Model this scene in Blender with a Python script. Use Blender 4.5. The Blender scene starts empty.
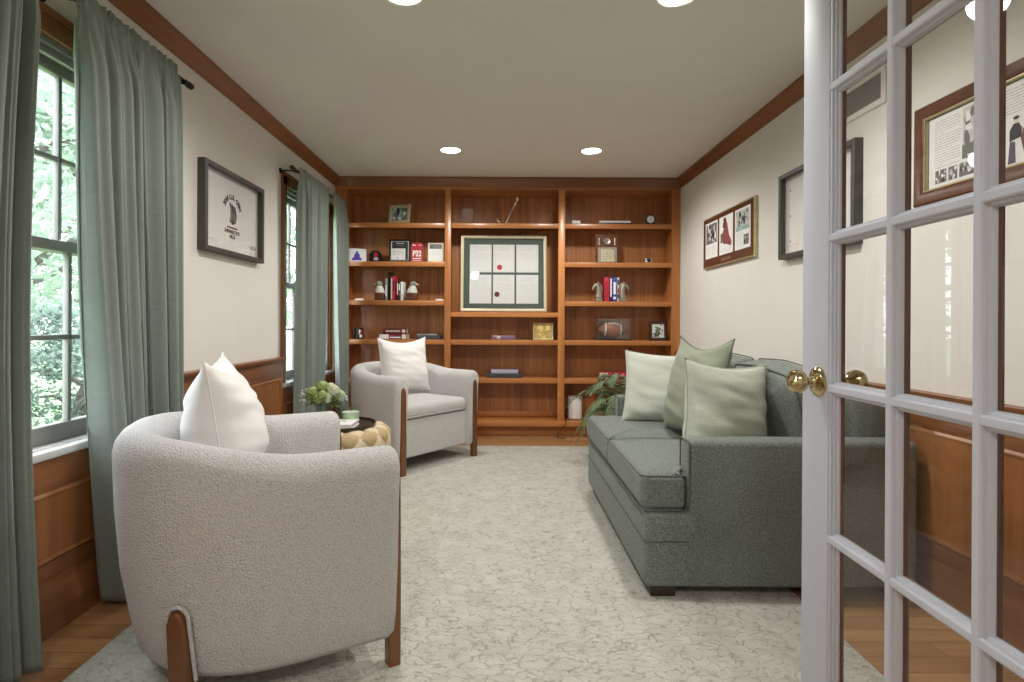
import bpy, bmesh, math, random
from mathutils import Vector, Matrix, noise
random.seed(7)
PI = math.pi
C = bpy.context.scene.collection
F = 560.0                       # focal length in pixels of a 1024 px wide picture
CAMZ = 1.085

# ------------------------------------------------------------------ helpers
def lin(c):
    return tuple(((v/255)/12.92 if v/255 <= 0.04045 else (((v/255)+0.055)/1.055)**2.4) for v in c)
def T(x, y, z): return Matrix.Translation((x, y, z))
def RX(a): return Matrix.Rotation(math.radians(a), 4, 'X')
def RY(a): return Matrix.Rotation(math.radians(a), 4, 'Y')
def RZ(a): return Matrix.Rotation(math.radians(a), 4, 'Z')
def S(x, y, z): return Matrix.Diagonal((x, y, z, 1))
I4 = Matrix.Identity(4)

class MB:
    """collects shapes into one mesh"""
    def __init__(s): s.bm = bmesh.new(); s.mats = []
    def mi(s, m):
        if m not in s.mats: s.mats.append(m)
        return s.mats.index(m)
    def _merge(s, t, mat, M):
        i = s.mi(mat)
        for f in t.faces: f.material_index = i
        if M is not None: t.transform(M)
        me = bpy.data.meshes.new('t'); t.to_mesh(me); t.free()
        s.bm.from_mesh(me); bpy.data.meshes.remove(me)
    def box(s, lo, hi, mat, bev=0.0, M=None, seg=2):
        t = bmesh.new()
        bmesh.ops.create_cube(t, size=1)
        sz = [hi[k]-lo[k] for k in range(3)]; c = [(hi[k]+lo[k])/2 for k in range(3)]
        t.transform(T(*c) @ S(*sz))
        if bev > 0:
            b = min(bev, min(abs(v) for v in sz)*0.45)
            bmesh.ops.bevel(t, geom=list(t.edges), offset=b, segments=seg, profile=0.5, affect='EDGES')
        s._merge(t, mat, M); return s
    def loft(s, rings, mat, M=None, cap=True, closed_u=True, closed_v=False):
        t = bmesh.new()
        R = [[t.verts.new(p) for p in r] for r in rings]
        n = len(rings[0]); m = len(R)
        for i in range(m if closed_v else m-1):
            a, b = R[i], R[(i+1) % m]
            for j in range(n if closed_u else n-1):
                k = (j+1) % n
                try: t.faces.new((a[j], a[k], b[k], b[j]))
                except ValueError: pass
        if cap and not closed_v and closed_u:
            try: t.faces.new(list(reversed(R[0])))
            except ValueError: pass
            try: t.faces.new(R[-1])
            except ValueError: pass
        bmesh.ops.remove_doubles(t, verts=t.verts, dist=1e-6)
        bmesh.ops.recalc_face_normals(t, faces=t.faces)
        s._merge(t, mat, M); return s
    def lathe(s, prof, mat, n=32, M=None, cap=True):
        return s.loft([[(r*math.cos(2*PI*k/n), r*math.sin(2*PI*k/n), z) for k in range(n)] for r, z in prof], mat, M, cap)
    def tube(s, pts, r, mat, n=8, closed=False, M=None):
        P = [Vector(p) for p in pts]; rings = []
        rr = r if isinstance(r, (list, tuple)) else [r]*len(P)
        up = None
        for i, p in enumerate(P):
            if closed: d = P[(i+1) % len(P)]-P[i-1]
            else: d = P[min(i+1, len(P)-1)]-P[max(i-1, 0)]
            if d.length < 1e-9: d = Vector((0, 0, 1))
            d.normalize()
            if up is None:
                up = Vector((0, 0, 1)) if abs(d.z) < 0.9 else Vector((1, 0, 0))
            a = d.cross(up)
            if a.length < 1e-6: a = d.cross(Vector((0.3, 1, 0.2)))
            a.normalize(); b = a.cross(d); b.normalize(); up = b
            rings.append([p+(a*math.cos(2*PI*k/n)+b*math.sin(2*PI*k/n))*rr[i] for k in range(n)])
        return s.loft(rings, mat, M, cap=not closed, closed_v=closed)
    def prism(s, poly, d, mat, M=None, bev=0):
        t = bmesh.new()
        v = [t.verts.new((x, y, 0)) for x, y in poly]
        f = t.faces.new(v)
        r = bmesh.ops.extrude_face_region(t, geom=[f])
        bmesh.ops.translate(t, verts=[g for g in r['geom'] if isinstance(g, bmesh.types.BMVert)], vec=(0, 0, d))
        bmesh.ops.recalc_face_normals(t, faces=t.faces)
        if bev: bmesh.ops.bevel(t, geom=list(t.edges), offset=bev, segments=2, profile=0.5, affect='EDGES')
        s._merge(t, mat, M); return s
    def flat(s, poly, y, d, mat, M=None):
        """polygon in x,z standing at depth y, of thickness d towards -y"""
        MM = T(0, y, 0) @ RX(90)
        return s.prism(poly, d, mat, (M @ MM) if M is not None else MM)
    def rect(s, x0, z0, x1, z1, y, d, mat, M=None):
        return s.flat([(x0, z0), (x1, z0), (x1, z1), (x0, z1)], y, d, mat, M)
    def disc(s, cx, cz, r, y, d, mat, n=20, M=None, rz=None):
        rz = rz or r
        return s.flat([(cx+r*math.cos(2*PI*k/n), cz+rz*math.sin(2*PI*k/n)) for k in range(n)], y, d, mat, M)
    def ball(s, c, r, mat, n=16, m=10, M=None):
        r = r if isinstance(r, (list, tuple)) else (r, r, r)
        t = bmesh.new(); bmesh.ops.create_uvsphere(t, u_segments=n, v_segments=m, radius=1)
        t.transform(T(*c) @ S(*r)); s._merge(t, mat, M); return s
    def grid(s, fn, nu, nv, mat, M=None, wrap=False):
        return s.loft([[fn(i/nu, j/nv) for i in range(nu + (0 if wrap else 1))] for j in range(nv+1)], mat, M, cap=False, closed_u=wrap)
    def quad(s, pts, mat):
        i = s.mi(mat); f = s.bm.faces.new([s.bm.verts.new(p) for p in pts]); f.material_index = i
    def text(s, body, size, mat, x, z, y, d=0.0006, M=None, rot=0, sx=1.0, bold=0.0):
        cu = bpy.data.curves.new('t', 'FONT'); cu.body = body; cu.size = size
        cu.align_x = 'CENTER'; cu.align_y = 'CENTER'; cu.extrude = d; cu.offset = bold; cu.resolution_u = 3
        o = bpy.data.objects.new('t', cu)
        me = bpy.data.meshes.new_from_object(o)
        t = bmesh.new(); t.from_mesh(me)
        MM = T(x, y, z) @ RX(90) @ RZ(rot) @ S(sx, 1, 1)
        s._merge(t, mat, (M @ MM) if M is not None else MM)
        bpy.data.objects.remove(o); bpy.data.curves.remove(cu); bpy.data.meshes.remove(me)
        return s
    def frame(s, w, h, prof, mat, M=None, z0=0.0):
        """mitred frame: prof = (inset, y) loop"""
        rings = []
        for ins, y in prof:
            rings.append([(-w/2+ins, y, z0+ins), (w/2-ins, y, z0+ins), (w/2-ins, y, z0+h-ins), (-w/2+ins, y, z0+h-ins)])
        return s.loft(rings, mat, M, closed_v=True)
    def puff(s, outline, c0, c1, r, crown, mat, M=None, steps=4, crown0=0.0):
        """soft slab: outline in a,b; thickness along c with rounded edges and a crowned face"""
        n = len(outline); cx = sum(p[0] for p in outline)/n; cy = sum(p[1] for p in outline)/n
        area = sum(outline[i][0]*outline[(i+1) % n][1]-outline[(i+1) % n][0]*outline[i][1] for i in range(n))
        sg = 1 if area > 0 else -1
        def off(d):
            out = []
            for i in range(n):
                p0, p1, p2 = Vector(outline[i-1]), Vector(outline[i]), Vector(outline[(i+1) % n])
                a = (p1-p0).normalized(); b = (p2-p1).normalized()
                nrm = Vector((-(a.y+b.y), a.x+b.x))
                nrm = nrm.normalized() if nrm.length > 1e-6 else Vector((-a.y, a.x))
                out.append(p1+nrm*d*sg)
            return out
        rings = []
        def addscale(base, f, z): rings.append([(cx+(p.x-cx)*f, cy+(p.y-cy)*f, z) for p in base])
        b0 = off(r)
        for f in (0.02, 0.4, 0.75): addscale(b0, f, c0-crown0*(1-f**2.2))
        for k in range(steps+1):
            a = PI/2*k/steps; o = off(r*(1-math.sin(a))); rings.append([(p.x, p.y, c0+r*(1-math.cos(a))) for p in o])
        for k in range(steps+1):
            a = PI/2*(1-k/steps); o = off(r*(1-math.sin(a))); rings.append([(p.x, p.y, c1-r*(1-math.cos(a))) for p in o])
        for f in (0.9, 0.75, 0.55, 0.3, 0.02): addscale(b0, f, c1+crown*(1-f**2.2))
        return s.loft(rings, mat, M)
    def build(s, name, parent=None, loc=None, label=None, cat=None, group=None, kind=None, M=None, smooth=35):
        me = bpy.data.meshes.new(name); s.bm.to_mesh(me); s.bm.free()
        for m in s.mats: me.materials.append(m)
        if smooth:
            me.shade_smooth()
            me.set_sharp_from_angle(angle=math.radians(smooth))
        o = bpy.data.objects.new(name, me); C.objects.link(o)
        if parent is not None: o.parent = parent
        if M is not None: o.matrix_local = M
        if loc is not None: o.location = loc
        tag(o, label, cat, group, kind)
        return o

def tag(o, label=None, cat=None, group=None, kind=None):
    if label: o['label'] = label
    if cat: o['category'] = cat
    if group: o['group'] = group
    if kind: o['kind'] = kind
def thing(name, label, cat, loc=(0, 0, 0), rotz=0, group=None, kind=None, M=None):
    o = bpy.data.objects.new(name, None); o.empty_display_size = 0.05; C.objects.link(o)
    if M is not None: o.matrix_world = M
    else: o.location = loc; o.rotation_euler = (0, 0, math.radians(rotz))
    tag(o, label, cat, group, kind); return o
def struct(name, mb, parent=None): return mb.build(name, parent, kind='structure' if parent is None else None)

def round_poly(pts, r, n=5):
    """round the corners of a polygon"""
    out = []; m = len(pts)
    for i in range(m):
        p0, p1, p2 = Vector(pts[i-1]), Vector(pts[i]), Vector(pts[(i+1) % m])
        rr = r[i] if isinstance(r, (list, tuple)) else r
        a = (p0-p1); b = (p2-p1); q = min(rr, a.length*0.48, b.length*0.48)
        A = p1+a.normalized()*q; B = p1+b.normalized()*q
        for k in range(n+1):
            t = k/n; out.append(tuple(A*(1-t)**2+p1*2*t*(1-t)+B*t*t))
    return out
def smooth_pts(pts, n=6):
    P = [Vector(p) for p in pts]; out = []
    for i in range(len(P)-1):
        p0, p1, p2, p3 = P[max(i-1, 0)], P[i], P[i+1], P[min(i+2, len(P)-1)]
        for k in range(n):
            t = k/n; out.append(0.5*((2*p1)+(p2-p0)*t+(2*p0-5*p1+4*p2-p3)*t*t+(3*p1-p0-3*p2+p3)*t**3))
    return out+[P[-1]]
def densify(pts, d):
    out = []
    for i in range(len(pts)):
        a, b = Vector(pts[i]), Vector(pts[(i+1) % len(pts)])
        k = max(1, int((b-a).length/d))
        for j in range(k): out.append(tuple(a+(b-a)*(j/k)))
    return out

# ------------------------------------------------------------------ materials
class N:
    def __init__(s, name):
        s.m = bpy.data.materials.new(name); s.m.use_nodes = True
        s.t = s.m.node_tree; s.n = s.t.nodes; s.b = s.n['Principled BSDF']
    def new(s, typ, **kw):
        x = s.n.new(typ)
        for k, v in kw.items():
            if k in x.inputs.keys(): x.inputs[k].default_value = v
            else: setattr(x, k, v)
        return x
    def link(s, a, b): s.t.links.new(a, b)
    def coord(s, scale=(1, 1, 1), rot=(0, 0, 0), kind='Object'):
        tc = s.new('ShaderNodeTexCoord'); mp = s.new('ShaderNodeMapping')
        mp.inputs['Scale'].default_value = scale; mp.inputs['Rotation'].default_value = rot
        s.link(tc.outputs[kind], mp.inputs['Vector']); return mp.outputs['Vector']
    def noise(s, vec, scale, detail=4, rough=0.6, dist=0.0):
        x = s.new('ShaderNodeTexNoise', Scale=scale, Detail=detail, Roughness=rough, Distortion=dist)
        s.link(vec, x.inputs['Vector']); return x.outputs['Fac']
    def ramp(s, fac, stops):
        x = s.new('ShaderNodeValToRGB'); e = x.color_ramp.elements
        while len(e) < len(stops): e.new(0.5)
        for k, (p, c) in enumerate(stops): e[k].position = p; e[k].color = (*c, 1)
        s.link(fac, x.inputs['Fac']); return x.outputs['Color']
    def mix(s, fac, a, b, mode='MIX'):
        x = s.new('ShaderNodeMix'); x.data_type = 'RGBA'; x.blend_type = mode
        for sock, v in ((x.inputs[0], fac), (x.inputs[6], a), (x.inputs[7], b)):
            if hasattr(v, 'is_linked'): s.link(v, sock)
            else: sock.default_value = v if not isinstance(v, tuple) else ((*v, 1) if len(v) == 3 else v)
        return x.outputs[2]
    def bump(s, h, strength=0.3, dist=0.01):
        x = s.new('ShaderNodeBump', Strength=strength, Distance=dist)
        s.link(h, x.inputs['Height']); s.link(x.outputs['Normal'], s.b.inputs['Normal'])
    def col(s, c): 
        if hasattr(c, 'is_linked'): s.link(c, s.b.inputs['Base Color'])
        else: s.b.inputs['Base Color'].default_value = (*c, 1)
    def set(s, **kw):
        for k, v in kw.items():
            s.b.inputs[k.replace('_', ' ')].default_value = v
        return s

def plain(name, rgb, rough=0.5, metal=0.0, var=0.06, scale=30, bump=0.0, **kw):
    n = N(name); c = lin(rgb); v = n.coord()
    f = n.noise(v, scale, 3)
    n.col(n.ramp(f, [(0.3, tuple(x*(1-var) for x in c)), (0.7, tuple(min(1, x*(1+var)) for x in c))]))
    n.set(Roughness=rough, Metallic=metal, **kw)
    if bump: n.bump(f, bump, 0.004)
    return n.m
def wood(name, c1, c2, axis='z', rough=0.35, scale=1.0, coat=0.15):
    n = N(name); sc = {'x': (1.2, 22, 22), 'y': (22, 1.2, 22), 'z': (22, 22, 1.2)}[axis]
    v = n.coord(tuple(k*scale for k in sc))
    a = n.noise(v, 1.0, 6, 0.62, 0.6); b = n.noise(n.coord(tuple(k*scale*0.15 for k in sc)), 1.0, 3, 0.5, 0.3)
    ca, cb = lin(c1), lin(c2)
    g = n.ramp(a, [(0.3, ca), (0.72, cb)])
    n.col(n.mix(0.5, g, n.ramp(b, [(0.35, ca), (0.65, cb)])))
    n.set(Roughness=rough, Coat_Weight=coat, Coat_Roughness=0.15); n.bump(a, 0.05, 0.002)
    return n.m
def planked(name, c1, c2, w, axis_i=0, rough=0.4):
    n = N(name); v = n.coord((22, 22, 1.2)); a = n.noise(v, 1.0, 6, 0.62, 0.5)
    tc = n.new('ShaderNodeTexCoord'); sp = n.new('ShaderNodeSeparateXYZ'); n.link(tc.outputs['Object'], sp.inputs[0])
    d = n.new('ShaderNodeMath', operation='DIVIDE'); n.link(sp.outputs[axis_i], d.inputs[0]); d.inputs[1].default_value = w
    fl = n.new('ShaderNodeMath', operation='FLOOR'); n.link(d.outputs[0], fl.inputs[0])
    wn = n.new('ShaderNodeTexWhiteNoise', noise_dimensions='1D'); n.link(fl.outputs[0], wn.inputs['W'])
    ca, cb = lin(c1), lin(c2)
    g = n.ramp(a, [(0.3, ca), (0.75, cb)])
    tone = n.ramp(wn.outputs['Value'], [(0.0, (0.78, 0.74, 0.72)), (1.0, (1.12, 1.1, 1.06))])
    n.col(n.mix(1.0, g, tone, 'MULTIPLY')); n.set(Roughness=rough, Coat_Weight=0.1); return n.m
def cloth(name, rgb, rough=0.9, weave=500, var=0.12, bump=0.25, fleck=None, slub=0.0):
    n = N(name); c = lin(rgb); v = n.coord()
    f = n.noise(v, weave, 2, 0.7); g = n.noise(v, 6, 3)
    stops = [(0.32, tuple(x*(1-var) for x in c)), (0.68, tuple(min(1, x*(1+var)) for x in c))]
    col = n.ramp(f, stops)
    if fleck:
        h = n.noise(v, weave*0.6, 3, 0.75)
        col = n.mix(n.ramp(h, [(0.45, (0, 0, 0)), (0.62, (1, 1, 1))]), col, lin(fleck))
    if slub:
        h = n.noise(n.coord((300, 300, 14)), 1, 2); k = n.noise(n.coord((14, 14, 300)), 1, 2)
        col = n.mix(slub, col, n.ramp(h, [(0.35, tuple(x*0.7 for x in c)), (0.65, tuple(min(1, x*1.25) for x in c))]))
        col = n.mix(slub, col, n.ramp(k, [(0.35, tuple(x*0.7 for x in c)), (0.65, tuple(min(1, x*1.25) for x in c))]))
    n.col(n.mix(0.12, col, n.ramp(g, [(0.3, tuple(x*0.85 for x in c)), (0.7, c)])))
    n.set(Roughness=rough, Sheen_Weight=0.15); n.bump(f, bump, 0.002); return n.m
def glass(name, tint=(1, 1, 1), ior=1.5, rough=0.0):
    n = N(name); n.n.remove(n.b); out = n.n['Material Output']
    tr = n.new('ShaderNodeBsdfTransparent'); tr.inputs['Color'].default_value = (*tint, 1)
    gl = n.new('ShaderNodeBsdfGlossy', Roughness=rough)
    fr = n.new('ShaderNodeFresnel', IOR=ior); mx = n.new('ShaderNodeMixShader')
    ge = n.new('ShaderNodeNewGeometry'); iv = n.new('ShaderNodeMath', operation='SUBTRACT'); iv.inputs[0].default_value = 1.0; n.link(ge.outputs['Backfacing'], iv.inputs[1])
    mu = n.new('ShaderNodeMath', operation='MULTIPLY'); n.link(fr.outputs[0], mu.inputs[0]); n.link(iv.outputs[0], mu.inputs[1])
    n.link(mu.outputs[0], mx.inputs[0]); n.link(tr.outputs[0], mx.inputs[1]); n.link(gl.outputs[0], mx.inputs[2])
    n.link(mx.outputs[0], out.inputs['Surface']); return n.m
def emit(name, rgb, st):
    n = N(name); n.col(lin(rgb)); n.b.inputs['Emission Color'].default_value = (*lin(rgb), 1)
    n.b.inputs['Emission Strength'].default_value = st; return n.m

M_wall = plain('wall_paint', (222, 220, 213), 0.85, var=0.015, scale=4)
M_ceil = plain('ceiling_paint', (224, 221, 215), 0.9, var=0.015, scale=4)
CH1, CH2 = (146, 86, 42), (212, 142, 80)
M_cherry = wood('cherry_upright', CH1, CH2, 'z'); M_cherryx = wood('cherry_cross', CH1, CH2, 'x')
M_back = planked('cherry_boards', (154, 98, 52), (206, 142, 84), 0.14)
M_crown = wood('crown_stain', (106, 64, 34), (152, 98, 56), 'y'); M_crownx = wood('crown_stain_cross', (106, 64, 34), (152, 98, 56), 'x')
M_wain = wood('wainscot_stain', (110, 66, 36), (164, 106, 60), 'z'); M_wainy = wood('wainscot_rail_stain', (98, 58, 32), (148, 94, 54), 'y')
M_case = wood('casing_stain', (104, 60, 32), (150, 94, 54), 'z')
M_door = plain('door_white_paint', (196, 200, 210), 0.65, var=0.01, scale=8, **{'Specular_IOR_Level': 0.3})
M_sash = plain('sash_grey_paint', (130, 128, 123), 0.45, var=0.03, scale=12)
M_sill = plain('sill_pale_paint', (196, 196, 192), 0.4, var=0.03)
M_pane = glass('clear_pane'); M_acryl = glass('clear_acrylic', (0.95, 0.96, 0.96), 1.9)
M_vase = glass('clear_vase_glass', (0.9, 0.95, 0.96), 1.5); M_jar = glass('green_jar_glass', (0.93, 0.965, 0.93), 1.5)
M_brass = plain('polished_brass', (198, 182, 138), 0.14, 1.0, var=0.08, scale=20)
M_bronze = plain('dark_bronze_metal', (52, 50, 48), 0.4, 0.8)
M_black = plain('black_lacquer', (24, 24, 24), 0.35); M_char = plain('charcoal_frame', (66, 65, 62), 0.45)
M_white = plain('white_paper', (228, 228, 226), 0.7, var=0.02); M_ivory = plain('ivory_card', (218, 208, 184), 0.7, var=0.03)
M_plasticw = plain('white_plastic', (232, 230, 226), 0.4, var=0.02)
M_cert = plain('certificate_paper', (206, 207, 204), 0.7, var=0.02); M_ink = plain('black_ink', (38, 36, 36), 0.6); M_greyink = plain('grey_ink', (120, 120, 120), 0.6); M_paleink = plain('pale_ink', (176, 174, 170), 0.6)
M_red = plain('red_print', (176, 30, 46), 0.5); M_dkred = plain('maroon_cover', (92, 24, 30), 0.5); M_crim = plain('crimson_cover', (190, 44, 74), 0.5)
M_navy = plain('navy_cover', (34, 40, 92), 0.5); M_blue = plain('blue_cover', (62, 74, 170), 0.5); M_purple = plain('purple_print', (84, 52, 160), 0.5)
M_greybook = plain('grey_cover', (150, 148, 146), 0.5); M_gbox = plain('slate_box', (64, 66, 66), 0.5); M_silver = plain('silver_metal', (190, 188, 182), 0.25, 0.9)
M_pewter = plain('pewter', (150, 142, 128), 0.42, 0.55, var=0.2, scale=40); M_gold = plain('gold_leaf', (196, 184, 140), 0.35, 0.7, var=0.15)
M_champ = plain('champagne_moulding', (198, 188, 158), 0.35, 0.35); M_matgreen = plain('green_matboard', (72, 86, 78), 0.8, var=0.03)
M_walnut = wood('walnut_frame', (70, 38, 22), (112, 64, 38), 'x', 0.3); M_legwood = wood('oak_leg', (88, 54, 28), (130, 84, 46), 'z', 0.4)
M_darkleg = wood('dark_leg', (40, 22, 16), (62, 36, 26), 'z', 0.4)
M_footb = plain('football_leather', (150, 88, 60), 0.45, bump=0.3, scale=200)
M_eaglew = plain('eagle_white', (214, 214, 204), 0.6, bump=0.4, scale=90, var=0.12); M_eagleg = plain('eagle_grey', (150, 156, 146), 0.6)
M_beak = plain('beak_tan', (206, 172, 120), 0.5); M_wax = plain('green_wax', (208, 218, 198), 0.6)
M_leaf = plain('fern_leaf', (92, 112, 76), 0.55, var=0.35, scale=14); M_leaf2 = plain('bouquet_leaf', (96, 124, 70), 0.55, var=0.3, scale=40)
M_bloomg = plain('green_bloom', (196, 210, 146), 0.7, var=0.18, scale=90, bump=0.8); M_bloomw = plain('cream_bloom', (226, 228, 204), 0.7, var=0.12, scale=90, bump=0.8)
M_sprig = plain('pale_sprig', (214, 216, 214), 0.7); M_pot = plain('grey_pot', (120, 116, 108), 0.7, bump=0.3)
M_tray = plain('dark_tray_metal', (70, 62, 48), 0.35, 0.5)
M_boucle = None
def boucle(name, rgb):
    n = N(name); c = lin(rgb); v = n.coord()
    vo = n.new('ShaderNodeTexVoronoi', Scale=190.0); n.link(v, vo.inputs['Vector'])
    d = n.noise(v, 210, 3, 0.7, 1.5)
    h = n.mix(0.5, vo.outputs['Distance'], d)
    n.col(n.ramp(h, [(0.2, tuple(min(1, x*1.08) for x in c)), (0.75, tuple(x*0.70 for x in c))]))
    iv = n.new('ShaderNodeInvert'); n.link(h, iv.inputs['Color'])
    n.set(Roughness=0.95, Sheen_Weight=0.25); n.bump(iv.outputs[0], 1.0, 0.010); return n.m
M_boucle = boucle('white_boucle', (232, 230, 228))
M_lin_white = cloth('white_linen', (236, 234, 232), weave=420, var=0.04, bump=0.12)
M_lin_pale = cloth('pale_sage_linen', (204, 208, 196), weave=380, var=0.08, slub=0.15)
M_lin_sage = cloth('sage_grey_linen', (188, 194, 180), weave=380, var=0.10, slub=0.2)
M_lin_olive = cloth('olive_linen', (138, 144, 124), weave=380, var=0.08, slub=0.15)
M_tweed = cloth('grey_green_tweed', (126, 134, 126), weave=300, var=0.5, bump=0.7, fleck=(82, 89, 83))
M_welt = cloth('dark_welt', (88, 97, 90), weave=300, var=0.1)
M_drape = cloth('green_grey_drape', (124, 134, 126), 0.75, weave=300, var=0.08, bump=0.12, slub=0.22)
M_straw1 = plain('pale_straw', (212, 197, 166), 0.75, var=0.12, scale=120, bump=0.4); M_straw2 = plain('tan_straw', (184, 160, 120), 0.75, var=0.14, scale=120, bump=0.4)

def rug_mat():
    n = N('ivory_rug'); v = n.coord()
    w = n.noise(v, 9, 3); mp = n.new('ShaderNodeVectorMath', operation='ADD')
    no = n.new('ShaderNodeTexNoise', Scale=16.0, Detail=3.0); n.link(v, no.inputs['Vector'])
    sc = n.new('ShaderNodeVectorMath', operation='SCALE'); n.link(no.outputs['Color'], sc.inputs[0]); sc.inputs['Scale'].default_value = 0.10
    n.link(v, mp.inputs[0]); n.link(sc.outputs[0], mp.inputs[1])
    st = n.new('ShaderNodeVectorMath', operation='MULTIPLY'); n.link(mp.outputs[0], st.inputs[0]); st.inputs[1].default_value = (15, 34, 15)
    vo = n.new('ShaderNodeTexVoronoi', feature='DISTANCE_TO_EDGE', Scale=1.0); n.link(st.outputs[0], vo.inputs['Vector'])
    crack = n.ramp(vo.outputs['Distance'], [(0.0, (1, 1, 1)), (0.11, (0, 0, 0))])
    gate = n.ramp(n.noise(v, 34, 4, 0.75), [(0.44, (0, 0, 0)), (0.62, (0.75, 0.75, 0.75))])
    k = n.mix(1.0, crack, gate, 'MULTIPLY')
    pile = n.noise(v, 260, 2, 0.7)
    base = n.ramp(w, [(0.3, lin((186, 188, 176))), (0.7, lin((207, 209, 199)))])
    base = n.mix(0.25, base, n.ramp(pile, [(0.35, lin((150, 146, 136))), (0.65, lin((236, 232, 224)))]))
    n.col(n.mix(k, base, lin((126, 126, 116))))
    h = n.mix(0.35, n.mix(1.0, pile, crack, 'SUBTRACT'), w)
    n.set(Roughness=0.95); n.bump(h, 0.6, 0.008); return n.m
M_rug = rug_mat()
def floor_mat():
    n = N('oak_strip_floor'); v = n.coord()
    br = n.new('ShaderNodeTexBrick'); n.link(v, br.inputs['Vector'])
    br.inputs['Scale'].default_value = 1.0; br.inputs['Brick Width'].default_value = 0.9; br.inputs['Row Height'].default_value = 0.083
    br.inputs['Mortar Size'].default_value = 0.0012; br.offset = 0.37
    br.inputs['Color1'].default_value = (*lin((190, 148, 102)), 1); br.inputs['Color2'].default_value = (*lin((160, 118, 76)), 1); br.inputs['Mortar'].default_value = (*lin((84, 54, 30)), 1)
    g = n.noise(n.coord((2.0, 40, 40)), 1.0, 5, 0.6, 0.4)
    n.col(n.mix(1.0, br.outputs['Color'], n.ramp(g, [(0.3, (0.74, 0.70, 0.66)), (0.7, (1.08, 1.06, 1.04))]), 'MULTIPLY'))
    n.set(Roughness=0.28, Coat_Weight=0.2); return n.m
M_floor = floor_mat()

# ------------------------------------------------------------------ room shell
XL, XR, YB, ZC = -1.57, 1.69, 5.60, 2.44
YF = 0.48                                   # room side of the wall with the French door
YH = -1.9                                   # far end of the hall behind the camera
WIN = [(1.49, 2.42), (4.05, 5.08)]; WZ = (0.64, 2.06)
struct('floor', MB().box((XL-0.3, YH-0.1, -0.1), (XR+0.3, YB+0.1, 0), M_floor))
struct('ceiling', MB().box((XL-0.3, YH-0.1, ZC), (XR+0.3, YB+0.1, ZC+0.1), M_ceil))
b = MB(); x0, x1 = XL-0.15, XL
b.box((x0, YH, 0), (x1, YB, WZ[0]), M_wall).box((x0, YH, WZ[1]), (x1, YB, ZC), M_wall)
for a, c in ((YH, WIN[0][0]), (WIN[0][1], WIN[1][0]), (WIN[1][1], YB)): b.box((x0, a, WZ[0]), (x1, c, WZ[1]), M_wall)
struct('wall_left', b)
struct('wall_right', MB().box((XR, YH, 0), (XR+0.15, YB, ZC), M_wall))
struct('wall_back', MB().box((XL, YB, 0), (XR, YB+0.1, ZC), M_wall))
struct('wall_front', MB().box((XL, YF-0.12, 0), (-0.9, YF, ZC), M_wall).box((0.80, YF-0.12, 0), (XR, YF, ZC), M_wall).box((-0.9, YF-0.12, 2.07), (0.80, YF, ZC), M_wall))
struct('wall_hall', MB().box((XL, YH-0.1, 0), (XR, YH, ZC), M_wall))

# crown mouldings
CP = [(0, 0), (0.008, 0), (0.012, 0.012), (0.022, 0.02), (0.034, 0.042), (0.05, 0.058), (0.056, 0.066), (0.056, 0.085), (0, 0.085)]
def crown_side(side, x, y0, y1):
    sg = 1 if side == 'l' else -1
    return MB().loft([[(x+sg*px, y, ZC-0.085+pz) for px, pz in CP] for y in (y0, y1)], M_crown)
struct('trim_1', crown_side('l', XL, YF, 5.285)); struct('trim_2', crown_side('r', XR, YF, 5.285))

# wainscot on the side walls: rails, stiles, raised panels and a chair rail
def wainscot(side, y0, y1, ztop, cap=True, npan=1):
    sg = 1 if side == 'l' else -1; x = XL if side == 'l' else XR
    def bx(b, d0, d1, ya, yb, za, zb, m, bev=0.002):
        xs = sorted((x+sg*d0, x+sg*d1)); b.box((xs[0], ya, za), (xs[1], yb, zb), m, bev)
    b = MB(); bx(b, 0, 0.012, y0, y1, 0.0, ztop, M_wain, 0)
    zr = ztop-0.03 if cap else ztop
    bx(b, 0.012, 0.024, y0, y1, zr-0.115, zr, M_wainy); bx(b, 0.012, 0.024, y0, y1, 0.17, 0.25, M_wainy)
    w = (y1-y0)/npan
    for k in range(npan+1):
        yc = y0+k*w; bx(b, 0.012, 0.0238, max(y0, yc-0.045), min(y1, yc+0.045), 0.2, zr-0.05, M_wain)
    for k in range(npan):
        ya, yb = y0+k*w+0.045, y0+(k+1)*w-0.045; za, zb = 0.25, zr-0.115
        # sloped raised field
        ring = lambda i, d: [(x+sg*d, ya+i, za+i), (x+sg*d, yb-i, za+i), (x+sg*d, yb-i, zb-i), (x+sg*d, ya+i, zb-i)]
        b.loft([ring(0, 0.0235), ring(0.010, 0.030), ring(0.020, 0.026), ring(0.024, 0.013), ring(0.032, 0.0125), ring(0.06, 0.022), ring(0.062, 0.0225)], M_wain, cap=True)
    if cap:
        prof = [(0, 0), (0.022, 0), (0.026, 0.012), (0.036, 0.02), (0.046, 0.028), (0.05, 0.036), (0.05, 0.048), (0, 0.05)]
        b.loft([[(x+sg*px, y, ztop-0.05+pz) for px, pz in prof] for y in (y0, y1)], M_wainy)
    return b
def baseb(side, y0, y1):
    sg = 1 if side == 'l' else -1; x = (XL if side == 'l' else XR)
    prof = [(0.0, 0), (0.034, 0), (0.034, 0.13), (0.03, 0.15), (0.026, 0.16), (0.026, 0.185), (0.0, 0.19)]
    return MB().loft([[(x+sg*px, y, pz) for px, pz in prof] for y in (y0, y1)], M_wainy)
struct('trim_3', wainscot('l', YF, WIN[0][0]-0.075, 0.83, True, 1)); struct('trim_4', wainscot('l', WIN[0][0]-0.075, WIN[0][1]+0.075, WZ[0]-0.03, False, 1))
struct('trim_5', wainscot('l', WIN[0][1]+0.075, WIN[1][0]-0.07, 0.83, True, 2)); struct('trim_6', wainscot('l', WIN[1][0]-0.07, 5.28, WZ[0]-0.03, False, 1))
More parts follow.
